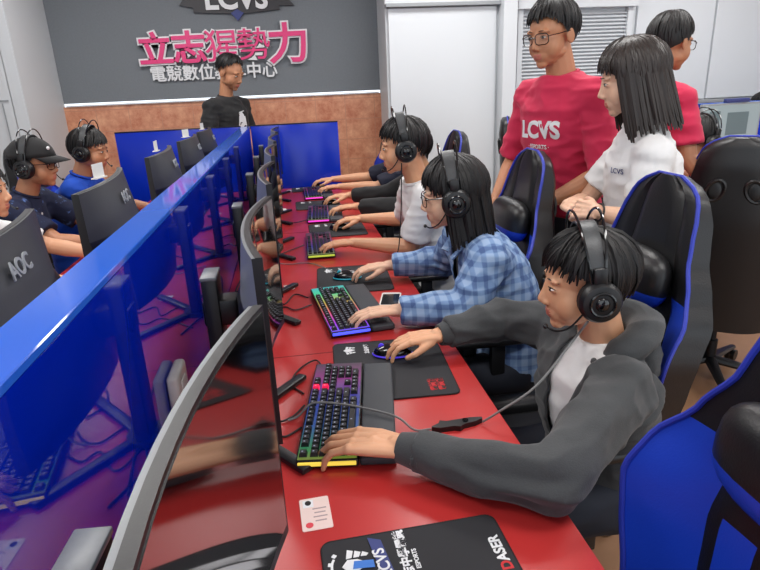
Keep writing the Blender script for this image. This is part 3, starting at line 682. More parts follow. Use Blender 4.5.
PAPERS = [(-0.05, 2.25, 12, 'white paper slip by the feet of the third monitor'), (-0.055, 3.05, -15, 'white paper slip by the feet of the fourth monitor'), (-0.07, 3.9, 20, 'white paper slip by the feet of the fifth monitor'), (-0.03, 4.66, 5, 'white paper slip near the corner by the blue end screen')]
for i, (x, y, rz, lab) in enumerate(PAPERS):
    bm = bmesh.new(); box(bm, (0, 0, 0.001), (0.035, 0.055, 0.002)); o = obj('paper_slip', bm, 'paper', smooth=False); o.location = (x, y, DZ + 0.0005); o.rotation_euler = (0, 0, R(rz)); tag(o, lab, 'paper', 'paper slips on the desk')
def cable(label, pts, r=0.0025, m_='cable', group=None, name='cable', n=6):
    bm = bmesh.new(); tube(bm, spline(pts, n), r, n=7); o = obj(name, bm, m_); tag(o, label, 'cable', group); return o
z = DZ + 0.004
cable('black cable looping beside the far end of the near keyboard', [(-0.02, 1.36, z), (-0.05, 1.42, z), (-0.03, 1.50, z), (0.02, 1.545, z + .003), (0.04, 1.49, z)], group='desk cables')
cable('black cable running from the near keyboard back under the monitor', [(-0.03, 1.20, z), (-0.07, 1.17, z), (-0.10, 1.20, z), (-0.16, 1.12, z), (-0.22, 1.30, z)], group='desk cables')
cable('black cable curling out behind the near keyboard', [(-0.02, 1.30, z), (-0.05, 1.25, z + .002), (-0.09, 1.24, z), (-0.14, 1.30, z), (-0.2, 1.22, z)], group='desk cables')
cable('black cable bent from the girl\'s keyboard towards her monitor', [(0.02, 2.10, z), (-0.03, 2.15, z), (-0.07, 2.05, z), (-0.12, 2.12, z), (-0.2, 2.0, z)], group='desk cables')
cable('thin black cable beside the girl\'s keyboard', [(0.03, 2.02, z), (-0.03, 1.98, z), (-0.08, 2.02, z), (-0.2, 1.9, z)], group='desk cables')
cable('black cable behind the keyboard of the white tee boy', [(0.03, 2.90, z), (-0.04, 2.82, z), (-0.10, 2.76, z), (-0.2, 2.8, z)], group='desk cables')
cable('grey cable crossing the desk behind the cyan mouse', [(0.16, 2.36, z + .003), (0.05, 2.56, z), (-0.06, 2.58, z), (-0.15, 2.66, z)], 0.002, 'grey_cable', 'desk cables')
cable('black cable far along the desk behind the lime lit keyboard', [(0.07, 3.5, z), (-0.04, 3.45, z), (-0.2, 3.55, z)], group='desk cables')
for k, (y, dy) in enumerate(((1.0, .1), (1.33, -.2), (1.85, .15), (2.2, .1), (2.95, .1), (3.7, .05))):
    cable(['tangled black cable beneath the divider beside the second monitor\'s stand', 'black cable reflected in the blue divider near the white box', 'black cable lying behind the third monitor along the divider', 'looped black cable behind the third monitor\'s foot', 'black cable behind the fourth monitor along the divider', 'black cable behind the fifth monitor along the divider'][k],
          [(-0.17, y, z), (-0.22, y + dy, z), (-0.26, y + dy * 0.5, z), (-0.24, y + dy + .15, z + .004), (-0.20, y + dy * 2 + .1, z), (-0.15, y + .22, z)], 0.003, 'cable', 'cables along the divider')

# ------------------------------------------------------------------ people
def up_frame(fwd, roll=0.0, pitch=0.0):
    """rotation whose local axes are x = the person's right, y = forward, z = up"""
    f_ = V3((fwd[0], fwd[1], 0)).normalized(); r_ = f_.cross(V3((0, 0, 1)))
    m_ = Matrix((r_, f_, V3((0, 0, 1)))).transposed()
    return m_ @ Matrix.Rotation(R(pitch), 3, 'X') @ Matrix.Rotation(R(roll), 3, 'Y')
def head_bm(H, s, chin=1.0, female=False):
    bm = bmesh.new()
    def E_(c, r): ell(bm, (0, 0, 0), (1, 1, 1), u=24, v=16); vs = bm.verts[-(24 * 15 + 2):] if False else None
    def add(c, r, rot=None):
        vs = ell(bm, c, r, rot, u=24, v=16)
    add((0, -0.018, 0.030), (0.074, 0.092, 0.084)); add((0, 0.012, 0.022), (0.070, 0.074, 0.062))
    add((0, 0.028, -0.028), (0.064, 0.064, 0.074)); add((0, 0.036, -0.070), (0.047, 0.044, 0.036))
    add((0, 0.064, -0.096 * chin), (0.022, 0.018, 0.017)); add((0, 0.056, -0.062), (0.040, 0.034, 0.036)); add((0, 0.010, -0.062), (0.054, 0.058, 0.034))
    for sx in (-1, 1):
        add((sx * 0.026, 0.042, -0.040), (0.041, 0.037, 0.046)); add((sx * 0.030, 0.012, -0.060), (0.030, 0.045, 0.026)); add((sx * 0.010, 0.093, -0.041), (0.0085, 0.009, 0.007))
        add((sx * 0.078, -0.008, -0.010), (0.008, 0.019, 0.031), Euler((R(-8), 0, R(sx * 14))).to_matrix())
        add((sx * 0.030, 0.076, 0.018), (0.022, 0.012, 0.009))
        add((sx * 0.032, 0.077, -0.003), (0.0145, 0.010, 0.0085))
    tube(bm, [(0, 0.080, 0.016), (0, 0.090, -0.012), (0, 0.100, -0.031), (0, 0.094, -0.041)], [0.009, 0.009, 0.0105, 0.007], n=12)
    add((0, 0.101, -0.034), (0.0115, 0.0095, 0.009))
    add((0, 0.073, -0.066), (0.030, 0.016, 0.020))
    add((0, 0.0855, -0.0625), (0.019, 0.0070, 0.0055)); add((0, 0.0840, -0.0725), (0.017, 0.0075, 0.006))
    bmesh.ops.transform(bm, matrix=H, verts=bm.verts)
    return bm
def hand(bm, wrist, F, U, side, curl=0.5, sz=1.0, spread=1.0, fist=0.0):
    """F towards the fingers, U the back of the hand, side = +1 if the thumb lies on F x U side"""
    F = V3(F).normalized(); U = V3(U); U = (U - U.dot(F) * F).normalized(); T = F.cross(U) * side
    wrist = V3(wrist)
    def P(a, b, c): return wrist + (F * a + T * b + U * c) * sz
    for b0, b1 in ((0.020, 0.031), (0.007, 0.0105), (-0.006, -0.010), (-0.018, -0.030)):
        tube(bm, [P(-0.01, b0 * 0.8, 0), P(0.04, (b0 + b1) / 2, 0.004), P(0.082, b1, 0.003)], [0.0155 * sz, 0.0150 * sz, 0.0115 * sz], n=10, flat=0.85)
        ell(bm, P(0.084, b1, 0.003), (0.0115 * sz,) * 3, u=12, v=8)
    ell(bm, P(0.045, 0.0, 0.0), (0.018 * sz,) * 3)
    ell(bm, P(0.035, 0.020, -0.008), (0.017 * sz,) * 3)
    specs = ((0.031, 0.044, 0.026, 0.021, 0.0088, 0.06), (0.0105, 0.049, 0.030, 0.022, 0.0090, 0.02), (-0.010, 0.046, 0.028, 0.022, 0.0086, -0.04), (-0.030, 0.036, 0.022, 0.019, 0.0078, -0.10))
    for i, (b, l1, l2, l3, r, sp) in enumerate(specs):
        a = R(-8 - 30 * curl - 40 * fist); sp *= spread * 1.1; p = P(0.084, b, 0.003); pts = [p]; ang = a + R(18) * (1 if i in (1, 2) else 0.7)
        for L, d in ((l1, 0), (l2, 38 * curl + 50 * fist + 6), (l3, 32 * curl + 40 * fist + 4)):
            ang -= R(d); dd = (F * math.cos(ang) + U * math.sin(ang) + T * sp).normalized(); p = p + dd * L * sz; pts.append(p)
        tube(bm, pts, [r * 1.12 * sz, r * sz, r * 0.92 * sz, r * 0.74 * sz], n=10)
        for q, k in zip(pts[1:], (1.0, 0.93, 0.74)): ell(bm, q, (r * k * sz,) * 3, u=10, v=8)
    p0 = P(0.018, 0.022, -0.006); p1 = P(0.050, 0.046, -0.014); p2 = P(0.080, 0.058, -0.020 - 0.008 * curl); p3 = P(0.104, 0.054, -0.026 - 0.012 * curl)
    tube(bm, [p0, p1, p2, p3], [0.0155 * sz, 0.0125 * sz, 0.0105 * sz, 0.0082 * sz], n=10)
    for q, r in ((p1, .0125), (p2, .0105), (p3, .0082)): ell(bm, q, (r * sz,) * 3, u=10, v=8)
def arm_bm(sh, el, wr, hand_kw, k=1.0):
    bm = bmesh.new(); sh, el, wr = V3(sh), V3(el), V3(wr)
    cap(bm, sh, 0.047 * k, el, 0.037 * k)
    m_ = el.lerp(wr, 0.28); cap(bm, el, 0.037 * k, m_, 0.0385 * k); cap(bm, m_, 0.0385 * k, el.lerp(wr, 0.7), 0.029 * k); cap(bm, el.lerp(wr, 0.7), 0.029 * k, wr, 0.0225 * k)
    hand(bm, wr, **hand_kw); return bm
def torso_bm(hip, mid, chest, neck, shL, shR, g=0.0, k=1.0, waist=None, legs=None, depth=1.0):
    bm = bmesh.new(); hip, mid, chest, neck, shL, shR = map(V3, (hip, mid, chest, neck, shL, shR))
    lat = (shR - shL).normalized(); pts = spline([hip, mid, chest, neck], 5); n = len(pts) - 1
    prof = [(0, (0.165, 0.12)), (0.2, (0.15, 0.108)), (0.4, (0.142, 0.10)), (0.62, (0.162, 0.112)), (0.8, (0.158, 0.108)), (0.92, (0.115, 0.075)), (1.0, (0.06, 0.055))]
    def pv(t, j):
        return interp([(a, b[j]) for a, b in prof], t)
    rings = []; N = 24
    for i, p in enumerate(pts):
        d = (pts[min(i + 1, n)] - pts[max(i - 1, 0)]).normalized(); l_ = (lat - lat.dot(d) * d).normalized(); q = l_.cross(d).normalized(); t = i / n
        rx = pv(t, 0) * k + g; ry = (pv(t, 1) * k) * depth + g
        rings.append([bm.verts.new(p + l_ * rx * math.copysign(abs(math.cos(a)) ** 0.85, math.cos(a)) + q * ry * math.copysign(abs(math.sin(a)) ** 0.9, math.sin(a))) for a in [2 * PI * j / N for j in range(N)]])
    for a, b in zip(rings, rings[1:]):
        for j in range(N): bm.faces.new((a[j], a[(j + 1) % N], b[(j + 1) % N], b[j]))
    bm.faces.new(rings[0][::-1]); bm.faces.new(rings[-1])
    up = neck.lerp(chest, 0.25)
    for s_ in (shL, shR):
        cap(bm, up, 0.052 * k + g * 0.7, s_, 0.050 * k + g); cap(bm, chest.lerp(s_, 0.45), 0.085 * k + g, s_, 0.050 * k + g)
    return bm
def leg_bm(bm, hip, kn, an, fwd, g=0.0, k=1.0, foot=True):
    hip, kn, an = V3(hip), V3(kn), V3(an)
    cap(bm, hip, 0.085 * k + g, kn, 0.056 * k + g); m_ = kn.lerp(an, 0.3); cap(bm, kn, 0.054 * k + g, m_, 0.055 * k + g); cap(bm, m_, 0.055 * k + g, an, (0.036 * k + g) * (1.25 if g else 1))
    if foot: tube(bm, [an + V3((0, 0, -0.02)), an + fwd * 0.06 + V3((0, 0, -0.035)), an + fwd * 0.17 + V3((0, 0, -0.05))], [0.036, 0.038, 0.026], n=12, flat=0.75)
def wrinkle(me, amp, sc=14.0, seed=0.0, centers=(), zcut=None):
    off = V3((seed, seed * 1.7, -seed)); me.update(); ns = [v.normal.copy() for v in me.vertices]
    for v, n_ in zip(me.vertices, ns):
        p = v.co; a = amp
        for c, r, g in centers:
            a += g * math.exp(-((p - V3(c)).length / r) ** 2)
        q = V3((p.x * sc * 0.6, p.y * sc * 0.6, p.z * sc * 1.5)) + off
        f = 1 - abs(noise.noise(q)) * 2.2
        v.co = p + n_ * a * (f - 0.5 + 0.4 * noise.noise(q * 2.3))
def sleeve(bm, sh, el, wr, t_end, r0, r1, g=0.0):
    """t in 0..2: 1 = elbow, 2 = wrist"""
    sh, el, wr = V3(sh), V3(el), V3(wr)
    ell(bm, sh, (r0,) * 3)
    if t_end <= 1: 
        e = sh.lerp(el, t_end); tube(bm, [sh, e], [r0, r1], n=18)
    else:
        rm = (r0 * 0.45 + r1 * 0.55) * 1.13; cap(bm, sh, r0, el, rm); e = el.lerp(wr, t_end - 1); tube(bm, [el, el.lerp(e, 0.5), e], [rm, (rm + r1) / 2 * 1.03, r1], n=18)
def cut(me, pred):
    bm = bmesh.new(); bm.from_mesh(me); kill = [f for f in bm.faces if pred(f.calc_center_median())]
    bmesh.ops.delete(bm, geom=kill, context='FACES')
    be = [e for e in bm.edges if len(e.link_faces) == 1]; nb = {}
    for e in be:
        for a, b in ((e.verts[0], e.verts[1]), (e.verts[1], e.verts[0])): nb.setdefault(a, []).append(b)
    for _ in range(12):
        new = {v: sum((q.co for q in l), V3((0, 0, 0))) / len(l) for v, l in nb.items()}
        for v, c in new.items(): v.co = v.co.lerp(c, 0.5)
    bm.to_mesh(me); bm.free(); return me
def solid(o, th=0.004):
    m_ = o.modifiers.new('thickness', 'SOLIDIFY'); m_.thickness = th; m_.offset = -1
def hair_mesh(H, style, seed=1):
    rnd = random.Random(seed); bm = bmesh.new(); c = V3((0, -0.012, 0.024)); Rr = V3((0.083, 0.104, 0.098))
    if style == 'short': Rr = V3((0.087, 0.108, 0.101))
    if style in ('long_bangs', 'bob'): Rr = V3((0.088, 0.108, 0.101))
    def end(az):
        a = abs(az)    # 0 front .. pi back
        if style == 'short': tab = [(0, 68), (35, 72), (62, 80), (80, 92), (100, 98), (120, 109), (180, 118)]
        elif style == 'fringe': tab = [(0, 72), (35, 80), (65, 88), (88, 100), (120, 118), (180, 125)]
        elif style == 'buzz': tab = [(0, 50), (40, 52), (65, 70), (88, 92), (120, 108), (180, 115)]
        else: tab = [(0, 76), (30, 80), (50, 92), (70, 100), (100, 112), (180, 116)]
        return R(interp(tab, math.degrees(a)))
    def P(th, az, k=1.0): return V3((c.x + Rr.x * math.sin(th) * math.sin(az) * k, c.y + Rr.y * math.sin(th) * math.cos(az) * k, c.z + Rr.z * math.cos(th) * k))
    NA, NT = 40, 12; rows = []
    for i in range(NT + 1):
        rows.append([bm.verts.new(P(end(-PI + 2 * PI * j / NA) * (0.02 + (0.96 if style in ('long_bangs', 'bob') else 0.90 + 0.07 * math.sin(j * 2.4 + seed)) * i / NT), -PI + 2 * PI * j / NA, 0.985)) for j in range(NA)])
    for a, b in zip(rows, rows[1:]):
        for j in range(NA): bm.faces.new((a[j], b[j], b[(j + 1) % NA], a[(j + 1) % NA]))
    bm.faces.new(rows[0])
    if style == 'short':                     # close cropped sides and nape
        fade = [(0, 60), (50, 66), (66, 84), (80, 106), (92, 96), (104, 114), (130, 127), (180, 132)]; rows = []
        for i in range(9):
            rows.append([])
            for j in range(61):
                az = -PI + 2 * PI * j / 60; te = R(interp(fade, math.degrees(abs(az)))); rows[-1].append(bm.verts.new(P(R(50) + (te - R(50)) * i / 8, az, 0.965)))
        for a, b in zip(rows, rows[1:]):
            for j in range(60): bm.faces.new((a[j], b[j], b[j + 1], a[j + 1]))
    nl = 300 if style in ('long_bangs', 'bob') else 260
    for i in range(nl):
        az = rnd.uniform(-PI, PI); te = end(az) * rnd.uniform(0.72 if style == 'short' else 0.84, 1.08) * (1 + 0.07 * noise.noise(V3((math.sin(az) * 2.2, math.cos(az) * 2.2, seed)))); t0 = rnd.uniform(0.0, 0.45) * te
        if i % 3 == 0: t0 = rnd.uniform(0, 0.12)
        sweep = rnd.uniform(-0.25, 0.25) + (0.35 if style == 'fringe' else 0.12) * (1 if math.cos(az) > 0 else 0); lift = rnd.uniform(1.0, 1.05)
        pts = []; rd = []; n = 7
        for k in range(n):
            u = k / (n - 1); th = t0 + (te - t0) * u
            pts.append(P(th, az + sweep * (u - 1) * (0.5 if abs(az) > 1 else 1), lift + 0.03 * math.sin(PI * u) + (0.015 + 0.05 * (i % 4 == 0) if style == 'fringe' else -0.02 if style == 'short' else 0.01) * u)); rd.append((0.0085 if style != 'buzz' else 0.006) * (1 - 0.75 * u ** 2.2) * (0.55 + 0.45 * min(1, u * 4)))
        side = math.degrees(abs(az))
        if style in ('long_bangs', 'bob') and side > (57 if style == 'bob' else 68):
            zl = {'bob': -0.180, 'long_bangs': -0.155}[style] * rnd.uniform(0.80, 1.12); p = pts[-1]; out = V3((math.sin(az), math.cos(az), 0)) * (0.010 if style == 'bob' else 0.004)
            for k in range(1, 5):
                u = k / 4; pts.append(V3((p.x * (1 + 0.02 * u) + out.x * u * 1.5, p.y + out.y * u * 1.5 + (-0.006 * u), p.z + (zl - p.z) * u)));
            m_ = len(pts); rd = [0.0105 * (1 - 0.7 * (q / (m_ - 1)) ** 3) * (0.55 + 0.45 * min(1, q / 2)) for q in range(m_)]
        tube(bm, pts, rd, n=5, flat=0.55, up=V3((math.sin(az), math.cos(az), 0.3)))
    if style in ('long_bangs', 'bob'):       # inner mass behind the strands
        lo = []
        for j in range(33):
            az = R(78) + (2 * PI - R(156)) * j / 32; te = end(PI - abs(PI - az) if az > PI else az); p = P(te * 0.93, az, 0.96)
            lo.append([bm.verts.new((p.x * (1 + 0.04 * k), p.y, p.z + ({'bob': -0.15, 'long_bangs': -0.145}[style] - p.z) * k / 4)) for k in range(5)])
        for a, b in zip(lo, lo[1:]):
            for k in range(4): bm.faces.new((a[k], a[k + 1], b[k + 1], b[k]))
    bmesh.ops.transform(bm, matrix=H, verts=bm.verts); return bm
def eyes(parent, H, gaze=0.0):
    for sx in (-1, 1):
        bm = bmesh.new(); ell(bm, (sx * 0.0315, 0.0800, -0.0015), (0.0115, 0.0088, 0.0038), u=14, v=10); ell(bm, (sx * 0.0315, 0.0865, -0.0022), (0.0062, 0.0032, 0.0042), mi=1)
        bmesh.ops.transform(bm, matrix=H, verts=bm.verts); obj('eye', bm, ['eye_white', 'iris'], parent, world=True)
        bm = bmesh.new(); tube(bm, [(sx * 0.0175, 0.0855, -0.001), (sx * 0.026, 0.0895, 0.0032), (sx * 0.036, 0.0865, 0.0036), (sx * 0.0455, 0.0770, -0.0005)], [0.0008, 0.0014, 0.0016, 0.0008], n=5)
        bmesh.ops.transform(bm, matrix=H, verts=bm.verts); obj('eyelash', bm, 'hair', parent, world=True)
        bm = bmesh.new(); tube(bm, [(sx * 0.015, 0.0885, 0.0195), (sx * 0.026, 0.0885, 0.0220), (sx * 0.040, 0.0815, 0.0205), (sx * 0.050, 0.0705, 0.0150)], [0.0016, 0.0028, 0.0026, 0.0010], n=6, flat=0.5)
        bmesh.ops.transform(bm, matrix=H, verts=bm.verts); obj('eyebrow', bm, 'hair', parent, world=True)
def headset(label, H, cup=0.047, mic=True):
    """big over-ear headset: grey suspended band, two thin arcs, cups"""
    o = H.translation; t = thing('headset', label, 'headset', tuple(o), 0, 'black gaming headsets')
    def put(name, bm, m_, par=None):
        bmesh.ops.transform(bm, matrix=H, verts=bm.verts); return obj(name, bm, m_, par or t, world=True)
    bm = bmesh.new(); rows = []
    for k in range(21):
        a = R(-68 + 136 * k / 20); x, z = 0.108 * math.sin(a), -0.004 + 0.148 * math.cos(a); w2 = 0.021 - 0.006 * abs(math.sin(a))
        rows.append([bm.verts.new((x * q, y, z * q)) for q, y in ((1.0, -w2), (1.0, w2), (0.965, w2), (0.965, -w2))])
    for a, b in zip(rows, rows[1:]):
        for k in range(4): bm.faces.new((a[k], b[k], b[(k + 1) % 4], a[(k + 1) % 4]))
    bm.faces.new(rows[0]); bm.faces.new(rows[-1][::-1]); bmesh.ops.recalc_face_normals(bm, faces=bm.faces); put('headband', bm, 'mesh_band')
    for s in (-1, 1):
        bm = bmesh.new(); pts = [(0.110 * math.sin(R(a)), s * (0.010 + 0.018 * math.cos(R(a))), -0.006 + 0.176 * math.cos(R(a))) for a in range(-96, 97, 8)]; tube(bm, pts, 0.0030, n=7); put('wire_arc', bm, 'black_gloss')
    for s in (-1, 1):
        c = V3((s * 0.094, -0.004, -0.014))
        bm = bmesh.new(); X = V3((1, 0, 0)) * s
        tube(bm, [c - X * 0.014, c - X * 0.008, c + X * 0.006], [cup * 0.86, cup * 0.98, cup * 0.92], n=24); put('ear_cushion', bm, 'leather')
        bm = bmesh.new(); tube(bm, [c + X * 0.006, c + X * 0.016, c + X * 0.027, c + X * 0.030], [cup, cup * 1.0, cup * 0.86, cup * 0.6], n=28); q = put('ear_cup', bm, 'black_plastic')
        bm = bmesh.new(); ring = [c + X * 0.031 + V3((0, cup * 0.56 * math.cos(a), cup * 0.56 * math.sin(a))) for a in [2 * PI * k / 24 for k in range(25)]]; tube(bm, ring, 0.0035, n=6)
        ell(bm, c + X * 0.029, (0.006, cup * 0.34, cup * 0.34)); put('cup_badge', bm, 'black_gloss', q)
        bm = bmesh.new(); box(bm, c + V3((s * 0.012, 0, 0.058)), (0.016, 0.030, 0.040), 0.005); put('yoke', bm, 'black_plastic')
    if mic:
        bm = bmesh.new(); tube(bm, spline([(-0.100, 0.030, -0.040), (-0.090, 0.058, -0.075), (-0.070, 0.084, -0.090), (-0.046, 0.100, -0.088)], 5), 0.0024, n=6); ell(bm, (-0.044, 0.102, -0.087), (0.009, 0.006, 0.006)); put('microphone', bm, 'black_plastic')
    return t
def glasses(label, H):
    t = thing('eyeglasses', label, 'glasses', tuple(H.translation), 0)
    def put(name, bm, m_):
        bmesh.ops.transform(bm, matrix=H, verts=bm.verts); return obj(name, bm, m_, t, world=True)
    for s in (-1, 1):
        c = V3((s * 0.034, 0.101, -0.006)); pts = []
        for (x, y) in rrect(0, 0, 0.052, 0.038, 0.014): pts.append(c + V3((x, -0.012 * (abs(x + s * 0.034) / 0.06) ** 2 if x * s > -0.03 else 0, y)))
        bm = bmesh.new(); tube(bm, pts + pts[:1], 0.0018, n=6); put('rim', bm, 'black_gloss')
        bm = bmesh.new(); vs = [bm.verts.new(p) for p in pts]; bm.faces.new(vs); put('lens', bm, 'lens')
        bm = bmesh.new(); tube(bm, [c + V3((s * 0.027, -0.008, 0.008)), V3((s * 0.078, 0.05, 0.004)), V3((s * 0.083, -0.005, 0.006))], 0.0018, n=6); put('temple', bm, 'black_gloss')
    bm = bmesh.new(); tube(bm, [(-0.009, 0.102, 0.0), (0, 0.104, 0.002), (0.009, 0.102, 0.0)], 0.0018, n=6); put('bridge', bm, 'black_gloss')
    return t
def Hmat(pos, fwd, pitch=0.0, roll=0.0, s=1.0):
    return Matrix.Translation(pos) @ up_frame(fwd, roll, pitch).to_4x4() @ Matrix.Scale(s, 4)

def person(label, P, hairst='fringe', hair_m='hair', skin='skin', top='white_cloth', top_kind='tee', bottom='jeans', fine=True, headset_label=None, glasses_label=None, group=None, seed=1, neck_r=0.05, k=1.0, g_top=0.014, amp=0.004, wr=(), mic=True, hs=1.0, hidden_face=False):
    """P: dict of world joints: head, fwd, pitch, roll, neck, hip, shL, shR, elL, elR, wrL, wrR, handL, handR, knL.., anL.."""
    hip = V3(P['hip']); fw = V3((P['fwd'][0], P['fwd'][1], 0)).normalized(); bf = V3((P.get('bfwd', P['fwd'])[0], P.get('bfwd', P['fwd'])[1], 0)).normalized()
    base = (hip.x, hip.y, 0.0)
    root = thing('person', label, 'person', base, 0, group)
    H = Hmat(P['head'], P['fwd'], P.get('pitch', 0), P.get('roll', 0), hs)
    vf = 0.0032 if fine else 0.006
    neck = V3(P['neck']); chest = V3(P.get('chest', neck.lerp(hip, 0.38) - bf * 0.0)); mid = V3(P.get('mid', neck.lerp(hip, 0.72)))
    ms = []
    bm = head_bm(H, hs); hb = H @ V3((0, -0.022, -0.045)); cap(bm, hb, neck_r * 1.0, neck - V3((0, 0, 0.0)), neck_r * 1.08); cap(bm, neck, neck_r * 1.08, neck.lerp(chest, 0.35), neck_r * 1.3)
    me = remesh(bm, vf if fine else 0.0045, 10 if fine else 6, 0.5); ms.append(me)
    for sd in ('L', 'R'):
        hk = dict(P['hand' + sd]); hk['side'] = 1 if sd == 'L' else -1
        bm = arm_bm(P['sh' + sd], P['el' + sd], P['wr' + sd], hk, k); ms.append(remesh(bm, 0.0030 if fine else 0.0045, 2, 0.5))
    right = bf.cross(V3((0, 0, 1)))
    bm = torso_bm(hip, mid, chest, neck, P['shL'], P['shR'], 0.0, k)
    for sd, s in (('L', -1), ('R', 1)):
        leg_bm(bm, hip + right * s * 0.09, P['kn' + sd], P['an' + sd], bf, 0.0, k)
    ms.append(remesh(bm, 0.012, 3))
    bm = join_meshes(ms); me = bpy.data.meshes.new('body'); bm.to_mesh(me); bm.free()
    # lips carry their own colour
    Hi = H.inverted()
    for p in me.polygons:
        p.use_smooth = True; q = Hi @ p.center
        if abs(q.x) < 0.0185 and q.y > 0.0835 and (abs(q.z + 0.0622) < 0.0045 or abs(q.z + 0.0728) < 0.0048): p.material_index = 1
    link_mesh('body', me, [skin, 'lip'], root, world=True)
    if not hidden_face: eyes(root, H)
    bm = hair_mesh(H, hairst, seed); obj('hair', bm, hair_m, root, world=True)
    # ---- trousers
    bm = bmesh.new(); ell(bm, hip, (0.15 * k, 0.17 * k, 0.12), Matrix.Rotation(math.atan2(bf.y, bf.x), 3, 'Z'))
    for sd, s in (('L', -1), ('R', 1)): leg_bm(bm, hip + right * s * 0.09, P['kn' + sd], P['an' + sd], bf, 0.014, k, foot=False)
    me = remesh(bm, 0.012, 3); wrinkle(me, 0.004, 12, seed)
    for p in me.polygons: p.use_smooth = True
    link_mesh('trousers', me, bottom, root, world=True)
    for sd in 'LR':
        a = V3(P['an' + sd]); bm = bmesh.new(); tube(bm, [a + V3((0, 0, 0.0)), a + bf * 0.05 + V3((0, 0, -0.035)), a + bf * 0.19 + V3((0, 0, -0.052))], [0.046, 0.047, 0.032], n=14, flat=0.8); ell(bm, a + bf * 0.19 + V3((0, 0, -0.052)), (0.034, 0.034, 0.026))
        me = remesh(bm, 0.008, 3); 
        for p in me.polygons: p.use_smooth = True
        link_mesh('shoe', me, 'white_cloth', root, world=True)
    # ---- top
    vt = 0.006 if fine else 0.009
    def finish(name, bm, m_, zoff=0.0, cutp=None, seed_=seed, v_=vt, a_=amp, smooth=4):
        me = remesh(bm, v_, smooth); wrinkle(me, a_, 13, seed_, wr)
        if cutp: cut(me, cutp)
        for p in me.polygons: p.use_smooth = True
        o = link_mesh(name, me, m_, root, world=True); return o
    if top_kind == 'tee':
        bm = torso_bm(hip, mid, chest, neck, P['shL'], P['shR'], g_top, k); tube(bm, [neck.lerp(chest, 0.2), neck + (hb - neck).normalized() * P.get('collar', 0.016)], [neck_r + 0.035, neck_r + 0.013], n=20)
        for sd in 'LR': sleeve(bm, P['sh' + sd], P['el' + sd], P['wr' + sd], P.get('slv', 0.72), 0.062 * k, 0.070 * k)
        finish('shirt', bm, top)
        nd = (hb - neck).normalized(); c0 = neck + nd * (P.get('collar', 0.016) + 0.002); a_, b_ = frame_from(nd); bm = bmesh.new()
        tube(bm, [c0 + (a_ * math.cos(q) + b_ * math.sin(q)) * (neck_r + 0.012) for q in [2 * PI * j / 24 for j in range(25)]], 0.007, n=6); obj('collar', bm, top, root, world=True)
    elif top_kind == 'hoodie':
        bm = torso_bm(hip, mid, chest, neck, P['shL'], P['shR'], 0.008, k, depth=1.0); o = finish('undershirt', bm, 'white_cloth', a_=0.003)
        bm = torso_bm(hip - V3((0, 0, 0.02)), mid, chest, neck, P['shL'], P['shR'], 0.024, k)
        for sd in 'LR':
            sleeve(bm, P['sh' + sd], P['el' + sd], P['wr' + sd], 1.86, 0.068 * k, 0.043 * k)
        fr = bf
        def open_front(q):
            d = q - chest; l = d.dot(right) + 0.045; f_ = d.dot(bf); h_ = (q.z - (neck.z - 0.30)) / 0.30
            return f_ > 0.0 and abs(l) < 0.03 + 0.035 * max(0, h_) and q.z > hip.z - 0.05 or (q - (neck + V3((0, 0, 0.05)))).length < 0.075
        o = finish('hooded_jacket', bm, top, cutp=open_front); solid(o, 0.006)
        for sd in 'LR':
            e, w_ = V3(P['el' + sd]), V3(P['wr' + sd]); bm = bmesh.new(); tube(bm, [e.lerp(w_, 0.80), e.lerp(w_, 0.86), e.lerp(w_, 0.97)], [0.039, 0.037, 0.031], n=20); obj('cuff', bm, top, root, world=True)
        bm = bmesh.new(); back = -bf
        arc = [neck + bf * 0.085 - right * 0.075 + V3((0, 0, -0.09)), neck + bf * 0.03 - right * 0.098 + V3((0, 0, -0.01)), neck + back * 0.05 - right * 0.085 + V3((0, 0, 0.03)), neck + back * 0.10 + V3((0, 0, 0.035)), neck + back * 0.05 + right * 0.085 + V3((0, 0, 0.03)), neck + bf * 0.03 + right * 0.098 + V3((0, 0, -0.01)), neck + bf * 0.085 + right * 0.075 + V3((0, 0, -0.09))]
        tube(bm, spline(arc, 6), [0.016 + 0.026 * math.sin(PI * j / 36) for j in range(37)], n=12)
        ell(bm, neck + back * 0.09 + V3((0, 0, -0.05)), (0.09, 0.05, 0.08), Matrix.Rotation(math.atan2(bf.y, bf.x) - PI / 2, 3, 'Z'))
        finish('hood', bm, top, a_=0.009, seed_=seed + 3)
    elif top_kind in ('shirt', 'long'):
        if top_kind == 'shirt':
            bm = torso_bm(hip, mid, chest, neck, P['shL'], P['shR'], 0.006, k); finish('undershirt', bm, 'black_cloth', a_=0.002)
        bm = torso_bm(hip, mid, chest, neck, P['shL'], P['shR'], 0.026 if top_kind == 'shirt' else g_top, k)
        for sd in 'LR': sleeve(bm, P['sh' + sd], P['el' + sd], P['wr' + sd], P.get('slv', 1.9), 0.072 * k, P.get('cuff_r', 0.047) * k)
        def op(q):
            d = q - chest; h_ = (q.z - (neck.z - 0.30)) / 0.30
            return d.dot(bf) > 0 and abs(d.dot(right)) < 0.018 + 0.035 * max(0, h_)
        o = finish('shirt', bm, top, cutp=op if top_kind == 'shirt' else None)
        if top_kind == 'shirt':
            solid(o, 0.004); bm = bmesh.new()
            arc = [neck + bf * 0.085 - right * 0.05 + V3((0, 0, -0.06)), neck + bf * 0.02 - right * 0.068 + V3((0, 0, 0.012)), neck - bf * 0.06 + V3((0, 0, 0.03)), neck + bf * 0.02 + right * 0.068 + V3((0, 0, 0.012)), neck + bf * 0.085 + right * 0.05 + V3((0, 0, -0.06))]
            tube(bm, spline(arc, 6), 0.02, n=8, flat=0.4, up=V3((0, 0, 1))); obj('collar', bm, top, root, world=True)
